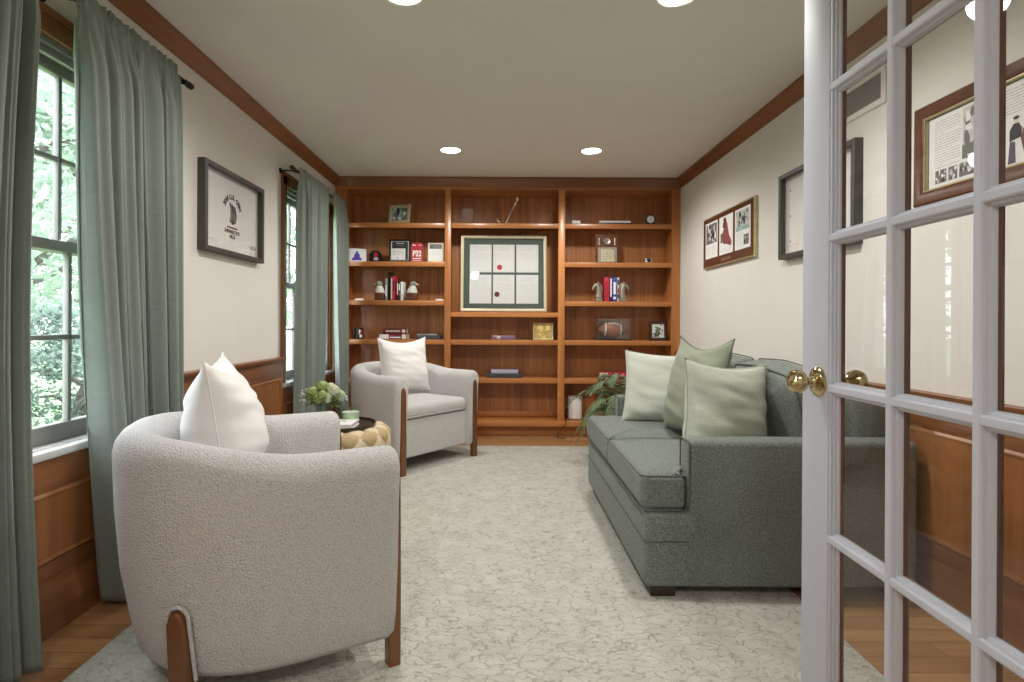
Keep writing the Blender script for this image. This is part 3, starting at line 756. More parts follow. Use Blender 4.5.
# ------------------------------------------------------------------ curtains and rods
def curtain(name, yt0, yt1, yb0, yb1, xr, zrod, zbot, folds, seed, label, tuck=0.0, wave=None, amp0=0.032, amp1=0.055, group='green grey curtains'):
    nu, nv = 150, 70; b = MB(); rnd = random.Random(seed); ph = [rnd.uniform(0, 2*PI) for _ in range(6)]
    ztop = zrod+0.035
    def P(u, v):
        z = ztop+(zbot-ztop)*v; h = (zrod-z)/(zrod-zbot)          # 0 at the rod, 1 at the hem
        hh = max(0, min(1, h)); e0 = yt0+(yb0-yt0)*hh**1.8; e1 = yt1+(yb1-yt1)*hh
        if tuck: 
            k = max(0.0, min(1.0, h/0.13)); e0 += tuck*k*k*(3-2*k)
        if wave: e1 += wave(hh)
        g = u+0.022*math.sin(2*PI*folds*0.5*u+ph[0])+0.012*math.sin(2*PI*2.3*u+ph[1]+1.8*hh)
        y = e0+(e1-e0)*g
        lo = 1.7*abs(math.sin(PI*folds*u+ph[2]+0.9*math.sin(2*PI*1.3*u+ph[3])+0.3*hh))**0.75-1.0
        lo2 = math.sin(2*PI*folds*0.53*u+ph[4]+1.2*hh)
        hi = math.sin(2*PI*folds*2.7*u+ph[5])+0.6*math.sin(2*PI*folds*4.1*u+ph[1])
        k = max(0, min(1, (h+0.005)/0.10)); k = k*k*(3-2*k)
        amp = amp0+(amp1-amp0)*hh**0.7
        fs = lambda q: math.copysign(abs(q)**0.7, q)
        x = xr+0.022+k*amp*(0.8*fs(lo)+0.4*lo2+0.16*math.sin(2*PI*folds*2.6*u+ph[5]+2*hh))+(1-k)*0.006*hi+0.004*k*(1-hh)*hi*0.6
        x = max(x, xr+0.019) if h < 0.03 else x
        y += 0.35*k*amp*math.cos(2*PI*folds*u+ph[2])*(e1-e0)/abs(e1-e0)*0.35
        if h < 0: x = xr+0.018+0.006*math.sin(2*PI*folds*2.3*u+ph[5]); z += 0.003*math.sin(2*PI*folds*2.9*u+ph[0])
        return (max(x, XL+0.055), y, z)
    b.grid(P, nu, nv, M_drape)
    o = b.build(name, None, None, label, 'curtain', group, smooth=80)
    md = o.modifiers.new('thick', 'SOLIDIFY'); md.thickness = 0.003; md.offset = 0
    return o
XC = -1.465
curtain('curtain', 1.36, 1.735, 1.33, 1.725, XC, 2.185, 0.015, 5, 3, 'green-grey curtain panel at the left edge, nearest the camera', wave=lambda h: -0.055*math.sin(PI*h)**1.0, amp1=0.05)
curtain('curtain', 1.90, 2.50, 2.085, 2.52, XC, 2.185, 0.015, 8, 11, 'widest green-grey curtain panel, gathered beside the framed golf flag', tuck=0.035)
curtain('curtain', 3.98, 4.66, 3.98, 4.52, XC+0.01, 2.15, 0.015, 8, 23, 'green-grey curtain panel on the near side of the far window', amp0=0.022, amp1=0.035)
curtain('curtain', 4.76, 5.165, 4.96, 5.175, XC+0.01, 2.15, 0.015, 4, 31, 'green-grey curtain panel touching the bookcase at the far window', amp0=0.022, amp1=0.03)
def rod(y0, y1, x, z, br, label):
    r = thing('curtain_rod', label, 'curtain rod', (x, (y0+y1)/2, z), group='dark curtain rods'); h = (y1-y0)/2
    MB().tube([(0, -h, 0), (0, h, 0)], 0.010, M_bronze, 14).build('pole', r)
    for sg in (-1, 1):
        if sg > 0 and y1 > 5.2: continue
        M = T(0, sg*h, 0) @ RX(-90*sg)
        MB().lathe([(0.010, -0.005), (0.013, 0.0), (0.013, 0.008), (0.009, 0.012), (0.013, 0.020), (0.0155, 0.026), (0.0155, 0.052), (0.013, 0.056), (0.004, 0.058)], M_bronze, 18, M).build('finial', r)
    for yb in br:
        q = MB(); q.tube([(x_, yb-(y0+y1)/2, z_) for x_, z_ in ((XL-x+0.001, 0.0), (-0.03, 0.0), (-0.012, -0.008))], 0.006, M_bronze, 8); q.lathe([(0.02, 0), (0.02, 0.006), (0.012, 0.01)], M_bronze, 16, T(XL-x, yb-(y0+y1)/2, 0) @ RY(90)); q.tube([(0.014*math.cos(a), yb-(y0+y1)/2, 0.014*math.sin(a)) for a in [PI*1.0+PI*k/10 for k in range(11)]], 0.004, M_bronze, 8); q.build('bracket', r)
rod(1.28, 2.585, XC, 2.185, (1.33, 1.90, 2.57), 'dark metal curtain rod over the window nearest the camera')
rod(3.93, 5.255, XC+0.01, 2.15, (3.965, 4.72), 'dark metal curtain rod over the far window by the bookcase')

# ------------------------------------------------------------------ pictures on the side walls
def lines(b, x0, x1, z1, n, dz, y, mat, th=0.0022, rnd=None):
    rnd = rnd or random.Random(5)
    for k in range(n):
        e = x1 if k % 6 != 5 else x0+(x1-x0)*rnd.uniform(0.3, 0.8); z = z1-k*dz; x = x0
        while x < e-0.004:
            w = min(rnd.uniform(0.008, 0.03), e-x); b.rect(x, z-th, x+w, z, y, 0.0003, mat); x += w+0.004
def snapshot(b, x0, z0, x1, z1, y, seed, pal, n=22, sc=1.0):
    """small printed photograph: patches of tone"""
    rnd = random.Random(seed); b.rect(x0, z0, x1, z1, y, 0.0003, pal[0]); w, h = x1-x0, z1-z0
    for k in range(n):
        cx = x0+w*rnd.uniform(0.1, 0.9); cz = z0+h*rnd.uniform(0.08, 0.92); rr = sc*min(w, h)*rnd.uniform(0.05, 0.16); rz = rr*rnd.uniform(0.7, 2.2)
        pts = []
        for q in range(9):
            a = 2*PI*q/9; f = rnd.uniform(0.7, 1.25); pts.append((min(x1, max(x0, cx+rr*f*math.cos(a))), min(z1, max(z0, cz+rz*f*math.sin(a)))))
        b.flat(pts, y-0.0003-k*0.00002, 0.00002, rnd.choice(pal[1:]))
M_g1 = plain('photo_dark', (44, 44, 44), 0.5); M_g2 = plain('photo_mid', (112, 112, 108), 0.5); M_g3 = plain('photo_light', (196, 196, 192), 0.5); M_g4 = plain('photo_teal', (150, 176, 176), 0.5)
M_horse = plain('photo_brown', (104, 70, 54), 0.5); M_plum = plain('photo_plum', (84, 72, 92), 0.5); M_pink = plain('photo_rose', (140, 70, 72), 0.5); M_grass = plain('photo_green', (96, 112, 80), 0.5)
def shadowbox(loc, rot, w, h, label, content):
    r = thing('framed_flag', label, 'picture', loc, rot)
    MB().frame(w, h, [(0, 0), (0, -0.042), (0.003, -0.045), (0.024, -0.045), (0.027, -0.042), (0.027, -0.02), (0.02, -0.012), (0.02, 0)], M_char).build('frame', r)
    b = MB(); b.rect(-w/2+0.018, 0.018, w/2-0.018, h-0.018, -0.006, 0.004, M_white); y = -0.0102
    for px in (-w/2+0.075, w/2-0.075) if content == 'plain' else (-w/2+0.075,):
        for z in (0.10, h*0.5, h-0.10): b.disc(px, z, 0.006, y, 0.0004, M_ink, 10)
    b.rect(-w/2+0.05, 0.075, -w/2+0.16, 0.0775, y, 0.0003, M_paleink)
    if content == 'open':
        cx, cz, R = 0.0, h*0.535, 0.100
        tx = '2018 U.S. OPEN'
        for k, ch in enumerate(tx):
            a = math.radians(150-k*(120/(len(tx)-1)))
            if ch != ' ': b.text(ch, 0.038, M_ink, cx+(R+0.006)*math.cos(a), cz-0.01+R*1.0*math.sin(a), y, rot=math.degrees(a)-90, bold=0.0018)
        # emblem: dark striped plume-like oval
        for k in range(7):
            f = k/6; pts = []
            for q in range(9):
                t = q/8; pts.append((cx-0.035+0.012*k*0.9+0.018*math.sin(t*PI*0.9)-0.01*t, cz-0.058+0.115*t-0.018*f*t))
            back = [(x+0.0085, z) for x, z in reversed(pts)]
            b.flat(pts+back, y, 0.0004, M_ink if k % 3 != 1 else M_greyink)
        b.disc(cx+0.004, cz-0.055, 0.020, y-0.0003, 0.0004, M_ink, 12, rz=0.012); b.disc(cx+0.016, cz-0.02, 0.010, y-0.0005, 0.0003, M_greyink, 10, rz=0.02)
        b.rect(cx-0.062, cz-0.090, cx+0.062, cz-0.081, y, 0.0004, M_dkred)
        b.text('SHINNECOCK', 0.028, M_ink, cx, cz-0.110, y, bold=0.001); b.text('HILLS', 0.028, M_ink, cx, cz-0.138, y, bold=0.001)
        b.text('USGA', 0.034, M_ink, w/2-0.09, 0.085, y); b.rect(w/2-0.19, 0.05, w/2-0.05, 0.052, y, 0.0003, M_paleink)
    b.build('flag_sheet', r)
    MB().rect(-w/2+0.02, 0.02, w/2-0.02, h-0.02, -0.026, 0.002, M_pane).build('glazing', r)
shadowbox((XL, 3.245, 1.452), 90, 0.715, 0.476, 'dark framed white golf flag hanging on the left wall between the windows', 'open')
shadowbox((XR, 2.975, 1.462), -90, 0.715, 0.495, 'dark framed white sheet on the right wall, partly behind the door stile', 'plain')
# brown plaque with three printed sheets
r = thing('photo_plaque', 'brown wood plaque with three upright magazine pages on the right wall', 'picture', (XR, 4.155, 1.525), -90)
w, h = 0.93, 0.405
b = MB(); b.frame(w, h, [(0, 0), (0, -0.02), (0.004, -0.024), (0.012, -0.024), (0.016, -0.02), (0.016, 0)], M_gold); b.build('gold_edge', r)
MB().rect(-w/2+0.012, 0.012, w/2-0.012, h-0.012, -0.001, 0.023, M_walnut).build('board', r)
for k in range(3):
    cx = -0.285+k*0.285; b = MB(); y = -0.0242; b.rect(cx-0.125, 0.075, cx+0.125, h-0.045, y, 0.0006, M_white); y -= 0.0006
    if k == 0: snapshot(b, cx-0.11, 0.19, cx+0.11, h-0.06, y, 21, [M_g2, M_g1, M_g1, M_g3, M_white], 20); lines(b, cx-0.1, cx-0.01, 0.17, 7, 0.011, y, M_paleink); lines(b, cx+0.01, cx+0.1, 0.17, 7, 0.011, y, M_paleink)
    if k == 1:
        b.flat([(cx-0.03, h-0.12), (cx-0.05, h-0.07), (cx-0.01, h-0.055), (cx+0.02, h-0.10), (cx+0.06, h-0.20), (cx+0.105, h-0.25), (cx+0.09, h-0.28), (cx+0.02, h-0.26), (cx-0.05, h-0.25), (cx-0.075, h-0.19)], y, 0.0004, M_pink)
        b.disc(cx-0.03, h-0.07, 0.014, y-0.0005, 0.0003, M_ink, 10); b.flat([(cx-0.06, h-0.13), (cx-0.02, h-0.13), (cx-0.01, h-0.09), (cx-0.045, h-0.085)], y-0.0005, 0.0003, M_dkred)
        snapshot(b, cx-0.10, h-0.24, cx-0.06, h-0.17, y, 4, [M_grass, M_g1, M_grass], 6); lines(b, cx-0.1, cx+0.1, 0.12, 3, 0.012, y, M_paleink)
    if k == 2:
        snapshot(b, cx-0.11, h-0.17, cx+0.11, h-0.06, y, 33, [M_g3, M_g1, M_g1, M_g2, M_g4], 26); snapshot(b, cx-0.11, h-0.20, cx+0.11, h-0.17, y, 8, [M_g4, M_g3, M_white], 8)
        snapshot(b, cx+0.02, 0.10, cx+0.10, 0.17, y, 9, [M_g2, M_g1, M_g1, M_g3], 10); lines(b, cx-0.1, cx+0.01, 0.19, 9, 0.011, y, M_paleink)
    b.build('printed_page', r)
b = MB(); b.rect(-0.10, 0.022, 0.10, 0.055, -0.0242, 0.0005, M_walnut); lines(b, -0.085, 0.085, 0.05, 2, 0.013, -0.0247, M_gold, 0.006); b.build('engraved_plate', r)
# large framed article behind the glass door
w, h = 0.93, 0.39
r = thing('framed_article', 'large brown framed horse show article seen through the glass door', 'picture', M=T(XR, 2.268-w/2, 1.552) @ RZ(-90) @ RY(0.5))
MB().frame(w, h, [(0, 0), (0, -0.022), (0.006, -0.027), (0.040, -0.027), (0.050, -0.02), (0.050, 0)], M_walnut).build('frame', r)
MB().frame(w-0.10, h-0.10, [(0, -0.006), (0, -0.021), (0.005, -0.021), (0.007, -0.018), (0.007, -0.006)], M_gold, z0=0.05).build('gold_fillet', r)
b = MB(); b.rect(-w/2+0.04, 0.04, w/2-0.04, h-0.04, -0.002, 0.004, M_ink); y = -0.0062; b.rect(-w/2+0.06, 0.06, w/2-0.06, h-0.06, y, 0.0004, M_white); y = -0.0067
lines(b, -0.375, -0.255, 0.31, 19, 0.0098, y, M_greyink, 0.0016)
snapshot(b, -0.245, 0.135, -0.085, 0.32, y, 55, [M_g3, M_g2, M_g2, M_g3, M_g3, M_g1, M_white], 50, 0.55); snapshot(b, -0.245, 0.135, -0.085, 0.185, y-0.0014, 56, [M_g2, M_g1, M_g1, M_g2], 14, 0.8)
b.flat([(-0.155, 0.15), (-0.145, 0.15), (-0.14, 0.19), (-0.12, 0.19), (-0.115, 0.15), (-0.105, 0.15), (-0.10, 0.20), (-0.095, 0.24), (-0.11, 0.235), (-0.12, 0.215), (-0.15, 0.215), (-0.165, 0.19)], y-0.002, 0.0004, M_g3)
for k, (xa, xb) in enumerate(((-0.372, -0.318), (-0.308, -0.268), (-0.258, -0.185), (-0.172, -0.10))): snapshot(b, xa, 0.072, xb, 0.122, y, 70+k, [M_g2, M_g1, M_g1, M_g3, M_white], 12)
lines(b, -0.07, 0.07, 0.31, 9, 0.0098, y, M_greyink, 0.0016); lines(b, 0.10, 0.37, 0.31, 20, 0.0098, y, M_greyink, 0.0016)
hz = 0.068; hx = -0.035
b.flat([(hx+0.03, hz+0.03), (hx+0.04, hz), (hx+0.05, hz), (hx+0.052, hz+0.04), (hx+0.062, hz+0.04), (hx+0.066, hz), (hx+0.077, hz), (hx+0.08, hz+0.05), (hx+0.085, hz+0.09), (hx+0.07, hz+0.115), (hx+0.045, hz+0.118), (hx+0.028, hz+0.10), (hx+0.02, hz+0.07)], y, 0.0004, M_horse)
b.flat([(hx-0.02, hz+0.07), (hx+0.022, hz+0.075), (hx+0.024, hz+0.105), (hx+0.012, hz+0.125), (hx-0.006, hz+0.125), (hx-0.02, hz+0.105)], y-0.0005, 0.0003, M_ink); b.disc(hx+0.004, hz+0.137, 0.010, y-0.0005, 0.0003, M_ivory, 12); b.disc(hx+0.004, hz+0.143, 0.011, y-0.0009, 0.0003, M_ink, 12, rz=0.006)
b.flat([(hx-0.025, hz-0.004), (hx+0.003, hz-0.004), (hx+0.0, hz+0.065), (hx-0.018, hz+0.07)], y-0.0005, 0.0003, M_plum); b.build('article_sheet', r)
MB().rect(-w/2+0.05, 0.05, w/2-0.05, h-0.05, -0.012, 0.002, M_pane).build('glazing', r)

# vent grille
r = thing('wall_vent', 'white slatted air vent grille high on the right wall', 'vent', (XR, 2.645, 2.062), -90); w, h = 0.37, 0.175
MB().frame(w, h, [(0, 0), (0, -0.006), (0.004, -0.010), (0.026, -0.010), (0.03, -0.006), (0.03, 0)], M_plasticw).build('frame', r)
b = MB()
for k in range(13): z = 0.033+k*0.0087; b.box((-w/2+0.028, -0.005, z), (w/2-0.028, -0.003, z+0.0032), M_greybook)
for k in range(40): z = -w/2+0.03+k*(w-0.06)/39; b.box((z-0.0012, -0.0055, 0.028), (z+0.0012, -0.003, h-0.028), M_greybook)
b.build('slats', r); MB().rect(-w/2+0.026, 0.026, w/2-0.026, h-0.026, -0.0002, 0.0008, M_greyink).build('backing', r, label='grey sheet painted as the shaded duct behind the slats')  # flat grey sheet, its colour stands in for shade inside the duct

# ------------------------------------------------------------------ things on the shelves
YI = 5.335
def sx(px, Y=YI): return (px-501.0)*Y/F
K = YI/F
def small_frame(px0, px1, ph, shelf, label, fmat, bar, pal, seed, yaw=0, tilt=8, extra=None, name='framed_photo', dep=0.016, Y=YI, mat_in=None, matw=0.0):
    w = (px1-px0)*K; h = ph*K
    r = thing(name, label, 'framed photo', M=T(sx((px0+px1)/2), Y, SH[shelf]+0.001) @ RZ(yaw) @ RX(-tilt))
    MB().frame(w, h, [(0, 0), (0, -dep), (bar*0.25, -dep-0.003), (bar*0.8, -dep-0.001), (bar, -dep+0.004), (bar, 0)], fmat).build('frame', r)
    b = MB(); b.rect(-w/2+bar*0.8, bar*0.8, w/2-bar*0.8, h-bar*0.8, -0.002, 0.004, mat_in or pal[0])
    q = bar+matw
    if extra: extra(b, w, h, -0.0062)
    else: snapshot(b, -w/2+q, q, w/2-q, h-q, -0.0062, seed, pal, 26)
    b.build('picture', r)
    s_ = MB(); t = math.radians(tilt); foot = 0.055+h*0.7*math.sin(t)
    zt = h*0.6
    # strut from the back down to the shelf
    px_, pz_ = 0.0, 0.0
    end_y = 0.05; end_z = math.tan(t)*end_y*-1+0.003
    s_.tube([(0, 0.002, zt), (0, end_y, end_z+0.004)], 0.004, fmat, 6); s_.rect(-0.012, 0.01, 0.012, zt, 0.004, 0.003, fmat); s_.build('strut', r)
    return r
small_frame(387, 410, 19.5, 's1', 'silver framed photo alone on the top left shelf', M_champ, 0.03, [M_g2, M_g1, M_g3, M_g4, M_white, M_purple], 12, yaw=-14, tilt=12)
# white card with purple figure
r = thing('tent_card', 'white card with a purple figure, leftmost on the second shelf', 'card', M=T(sx(356.5), YI, SH['s2']+0.001) @ RZ(5) @ RX(-10)); w, h = 19*K, 14*K
b = MB(); b.flat([(-w/2, 0), (w/2, 0), (w/2-0.006, h*0.92), (-w/2+0.002, h)], 0, 0.006, M_white); b.build('card_face', r)
b = MB(); b.flat([(-0.045, 0.012), (0.048, 0.012), (0.046, 0.03), (0.03, 0.04), (0.026, 0.068), (0.014, 0.085), (-0.014, 0.085), (-0.024, 0.068), (-0.028, 0.045), (-0.044, 0.032)], -0.0061, 0.0006, M_purple); b.disc(0.0, 0.094, 0.011, -0.0061, 0.0007, M_purple, 12); b.build('purple_figure', r, label='purple seated figure print')
b = MB(); b.box((-w/2+0.01, 0.001, 0.0), (w/2-0.01, 0.045, 0.004), M_white, 0, T(0, 0, 0.008)); b.build('back_flap', r)
# small black arched plaque
r = thing('arched_plaque', 'small black arched plaque with a red ball motif on the second shelf', 'plaque', (sx(375), YI, SH['s2'])); w, h = 12*K, 11.5*K
arch = [(-w/2, 0), (w/2, 0), (w/2, h*0.55)]+[(w/2*math.cos(a), h*0.55+h*0.45*math.sin(a)) for a in [PI*k/12 for k in range(1, 12)]]+[(-w/2, h*0.55)]
b = MB(); b.flat(arch, 0.02, 0.03, M_black); b.build('body', r)
b = MB(); b.disc(0.006, h*0.62, 0.022, -0.0102, 0.001, M_red, 16); b.flat([(-0.016, 0.016), (0.03, 0.016), (0.026, 0.042), (-0.006, 0.046)], -0.0102, 0.001, M_g3); b.build('motif', r, label='red and grey motif')
def ex_cert(b, w, h, y):
    b.rect(-w/2+0.024, 0.02, w/2-0.024, h-0.02, y+0.0002, 0.0003, M_ink); b.rect(-w*0.2, h*0.82, w*0.2, h*0.85, y-0.0003, 0.0004, M_g3); b.rect(-w*0.13, h*0.72, w*0.13, h*0.74, y-0.0003, 0.0004, M_g2)
    b.rect(-w*0.40, 0.022, w*0.26, h*0.6, y-0.0006, 0.001, M_white); lines(b, -w*0.34, w*0.2, h*0.54, 5, 0.012, y-0.0017, M_greyink, 0.003)
    snapshot(b, -w*0.38, 0.024, w*0.24, 0.05, y-0.0016, 6, [M_white, M_g1, M_g2, M_white], 8)
small_frame(389, 410, 22.5, 's2', 'black framed certificate with a white note tucked in, on the second shelf', M_black, 0.014, [M_g1], 3, tilt=5, extra=ex_cert, name='framed_certificate', mat_in=M_g3)
# red sign
r = thing('red_sign', 'red standing sign with large white letters, right of the black certificate', 'sign', M=T(sx(416.6), YI, SH['s2']+0.001) @ RX(-6)); w, h = 12*K, 19.5*K
b = MB(); b.flat([(-w/2, 0), (w/2, 0), (w/2, h*0.93), (w/2-0.02, h), (-w/2+0.02, h), (-w/2, h*0.93)], 0, 0.008, M_red); b.build('board', r)
b = MB(); b.text('P32', 0.078, M_white, 0, h*0.42, -0.0086, sx=0.72, bold=0.003); b.build('lettering', r, label='white lettering'); 
for q in ((-0.36, 0.028, 0.36, 0.038), (-0.36, 0.012, 0.36, 0.017), (-0.38, h*0.84, -0.12, h*0.90), (0.12, h*0.86, 0.36, h*0.885)): MB().rect(w*q[0], q[1], w*q[2], q[3], -0.0081, 0.0006, M_white).build('printed_bar', r, label='small white print')
MB().box((-w/2+0.01, 0.0, 0.004), (w/2-0.01, 0.04, 0.008), M_red).build('foot', r)
def ex_cream(b, w, h, y):
    b.rect(-w/2+0.016, h*0.70, w/2-0.016, h-0.016, y, 0.0004, M_g2); b.rect(-w/2+0.03, h*0.73, -w/2+0.045, h*0.82, y-0.0004, 0.0003, M_g1); b.rect(-w/2+0.016, 0.016, w/2-0.016, h*0.69, y, 0.0005, M_white); lines(b, -w/2+0.03, w/2-0.03, h*0.6, 8, 0.012, y-0.0005, M_paleink, 0.002)
small_frame(427.5, 443.2, 19, 's2', 'cream framed page at the right end of the second shelf', M_ivory, 0.014, [M_white], 3, tilt=4, extra=ex_cream)

# shelf three, left bay: cards, eagle bookends, books
def place_card(px, w, shelf, label):
    b = MB(); b.flat([(-w/2, 0), (w/2, 0), (w/2, 0.018), (-w/2, 0.018)], 0, 0.002, M_white, RX(-18)); b.flat([(-w/2, 0), (w/2, 0), (w/2, 0.018), (-w/2, 0.018)], 0.002, 0.002, M_white, T(0, 0.013, 0) @ RX(18))
    b.build('place_card', None, (sx(px), YI, SH[shelf]), label, 'card')
place_card(359, 8*K, 's3', 'tiny white folded card left of the eagle bookends'); place_card(439.5, 7.5*K, 's3', 'tiny white folded card right of the eagle bookends')
def eagle(px, sg, w, label):
    r = thing('eagle_bookend', label, 'bookend', (sx(px), YI+0.02, SH['s3']), 0, 'eagle bookends')
    b = MB(); b.box((-w/2, -0.04, 0), (w/2, 0.04, 0.075), M_walnut, 0.005); b.build('base', r, label='dark reddish wood base')
    b = MB(); rings = []
    spec = [(0.0, 0.066, 0.044, 0.034), (0.0, 0.085, 0.050, 0.036), (0.002, 0.105, 0.042, 0.033), (0.006, 0.125, 0.030, 0.028), (0.008, 0.14, 0.027, 0.026)]
    for dx, z, rx, ry in spec: rings.append([(sg*dx+rx*math.cos(2*PI*k/20)*(1+0.08*(k % 2)), ry*math.sin(2*PI*k/20)*(1+0.08*(k % 2)), z) for k in range(20)])
    b.loft(rings, M_eaglew); b.build('neck', r)
    b = MB(); b.ball((sg*0.012, 0, 0.158), (0.034, 0.027, 0.028), M_eagleg, 18, 12); b.flat([(sg*0.018-0.012, 0.166), (sg*0.018+0.016, 0.164), (sg*0.018+0.016, 0.169), (sg*0.018-0.012, 0.172)], -0.018, 0.012, M_eagleg)
    b.ball((sg*0.028, -0.022, 0.16), 0.0045, M_black, 8, 6); b.build('head', r)
    b = MB(); b.tube([(sg*0.036, 0, 0.156), (sg*0.052, 0, 0.155), (sg*0.062, 0, 0.150), (sg*0.064, 0, 0.141)], [0.013, 0.011, 0.007, 0.002], M_beak, 10); b.build('beak', r, label='tan hooked beak')
eagle(379.5, -1, 0.085, 'eagle head bookend facing left, at the left end of the books'); eagle(411.5, 1, 0.115, 'eagle head bookend facing right, at the right end of the books')
def book_up(px0, px1, hpx, shelf, mat, label, group, lean=0, stripe=None, d=0.13, Y=YI+0.0, title=None):
    w = (px1-px0)*K; h = hpx*K
    r = thing('book', label, 'book', M=T(sx((px0+px1)/2), Y, SH[shelf]+0.0005) @ RY(lean), group=group)
    c = MB(); t = min(0.003, w*0.2)
    c.box((-w/2, 0, 0), (-w/2+t, d, h), mat, 0.0005).box((w/2-t, 0, 0), (w/2, d, h), mat, 0.0005).box((-w/2, 0, 0), (w/2, t, h), mat, 0.0008)
    if stripe: 
        for z0, z1, m in stripe: c.rect(-w*0.32, h*z0, w*0.32, h*z1, -0.0001, 0.0005, m)
    c.build('cover', r); MB().box((-w/2+t, t, 0.002), (w/2-t, d-0.003, h-0.003), M_white).build('pages', r)
G1 = 'books between the eagle bookends'
book_up(384.9, 387.1, 22, 's3', M_greybook, 'thin grey book beside the left eagle bookend', G1, stripe=[(0.2, 0.7, M_white)])
book_up(387.3, 390.3, 28.5, 's3', M_black, 'tallest black book between the eagle bookends', G1, Y=YI+0.03)
book_up(390.5, 392.3, 23.5, 's3', M_crim, 'slim crimson book with a pale spine line beside the tall black book', G1, stripe=[(0.06, 0.94, M_ivory)])
book_up(392.5, 394.8, 24.5, 's3', M_crim, 'thicker crimson book in the middle of the eagle bookends', G1, stripe=[(0.4, 0.85, M_dkred)])
book_up(395.0, 396.4, 24.3, 's3', M_red, 'dark red book set back behind its neighbours by the eagles', G1, Y=YI+0.02)
book_up(396.6, 398.0, 19.5, 's3', M_black, 'thin black book with white spine text between the eagles', G1, stripe=[(0.3, 0.9, M_white)])
book_up(398.2, 400.0, 18.5, 's3', M_gbox, 'thin slate book with white and red spine bands', G1, stripe=[(0.55, 0.9, M_white), (0.25, 0.45, M_crim)])
book_up(400.3, 403.4, 18.8, 's3', M_white, 'white book beside the right eagle bookend', G1, stripe=[(0.1, 0.35, M_ivory)])
b = MB(); b.lathe([(0.006, 0), (0.0065, 0.004), (0.003, 0.008), (0.0045, 0.018), (0.003, 0.026), (0.002, 0.028)], M_dkred, 12); b.ball((0, 0, 0.031), 0.005, M_dkred, 10, 8); b.build('tiny_figurine', None, (sx(428.6), YI, SH['s3']), 'tiny dark red figurine standing alone right of the eagles', 'figurine')

# shelf four, left bay
r = thing('mug', 'black mug with red and white print on the fourth shelf', 'mug', (sx(358.5), YI+0.02, SH['s4'])); b = MB()
b.lathe([(0.0, 0), (0.036, 0), (0.043, 0.006), (0.045, 0.03), (0.044, 0.105), (0.041, 0.107), (0.040, 0.10), (0.040, 0.01), (0, 0.01)], M_black, 32, cap=False); b.build('cup', r)
b = MB(); b.tube([(-0.043, 0, 0.085), (-0.062, 0, 0.082), (-0.068, 0, 0.055), (-0.06, 0, 0.03), (-0.043, 0, 0.025)], 0.005, M_black, 8, M=RZ(40)); b.build('handle', r)
b = MB()
for a0, a1, z0, z1, m in ((-78, -60, 0.045, 0.09, M_white), (-58, -30, 0.05, 0.088, M_red), (-70, -35, 0.015, 0.042, M_white)):
    b.grid(lambda u, v: (0.0456*math.cos(math.radians(a0+(a1-a0)*u)), 0.0456*math.sin(math.radians(a0+(a1-a0)*u)), z0+(z1-z0)*v), 6, 1, m)
o = b.build('print', r, label='red and white print'); md = o.modifiers.new('thick', 'SOLIDIFY'); md.thickness = 0.0006
rr = book_flat('book', 28*K, 0.17, 5.4*K, M_dkred, (sx(393), YI, SH['s4']), 0, 'thick maroon book lying under another, behind the far white pillow', 'stacked books on the fourth shelf')
c = MB(); c.rect(-0.13, 0.004, -0.04, 0.047, -0.0001, 0.0006, M_white); c.rect(0.085, 0.004, 0.125, 0.047, -0.0001, 0.0006, M_ivory); c.rect(-0.03, 0.012, 0.07, 0.024, -0.0001, 0.0006, M_white); c.rect(-0.03, 0.03, 0.01, 0.038, -0.0001, 0.0006, M_crim); c.build('spine_print', rr, label='white spine label')
rr = book_flat('book', 23*K, 0.16, 5.3*K, M_dkred, (sx(395), YI, SH['s4']+5.4*K), 3, 'maroon book with white spine letters lying on top of the stack', 'stacked books on the fourth shelf')
c = MB(); x = -0.085
for k in range(11): c.rect(x, 0.018, x+0.007, 0.034, -0.0001, 0.0006, M_ivory); x += 0.0125
c.disc(0.082, 0.027, 0.017, -0.0001, 0.0006, M_ivory, 14); c.build('spine_print', rr, label='pale spine lettering')
r = thing('keepsake_box', 'flat slate box with a silver lid edge right of the stacked books', 'box', (sx(428.5), YI, SH['s4'])); w = 24*K
b = MB(); b.box((-w/2, 0, 0), (w/2, 0.15, 0.038), M_gbox, 0.003); b.build('body', r); MB().box((-w/2+0.008, 0.004, 0.038), (w/2-0.028, 0.146, 0.054), M_silver, 0.003).build('lid', r, label='silver lid')

# centre bay
r = thing('glass_stem_figurine', 'clear glass stem figurine with a bud tip on the top centre shelf', 'figurine', (sx(503), YI+0.02, SH['s1'])); b = MB()
b.lathe([(0.03, 0), (0.03, 0.006), (0.02, 0.009)], M_acryl, 24); b.build('foot', r)
M_clear = plain('bright_glass_rod', (235, 225, 214), 0.1, 0.3)
b = MB(); b.tube([(0.02, -0.01, 0.006), (0.045, -0.01, 0.06), (0.07, -0.008, 0.12), (0.10, -0.005, 0.18), (0.125, 0, 0.225)], [0.006, 0.004, 0.003, 0.004, 0.006], M_clear, 10); b.ball((0.133, 0, 0.245), (0.014, 0.012, 0.022), M_clear, 12, 8); b.ball((0.112, -0.002, 0.2), (0.009, 0.009, 0.02), M_clear, 10, 8); b.build('stem', r)
b = MB(); b.tube([(-0.03, -0.01, 0.004), (-0.05, -0.01, 0.03), (-0.066, -0.008, 0.055)], [0.006, 0.004, 0.002], M_clear, 8); b.build('leaf', r)
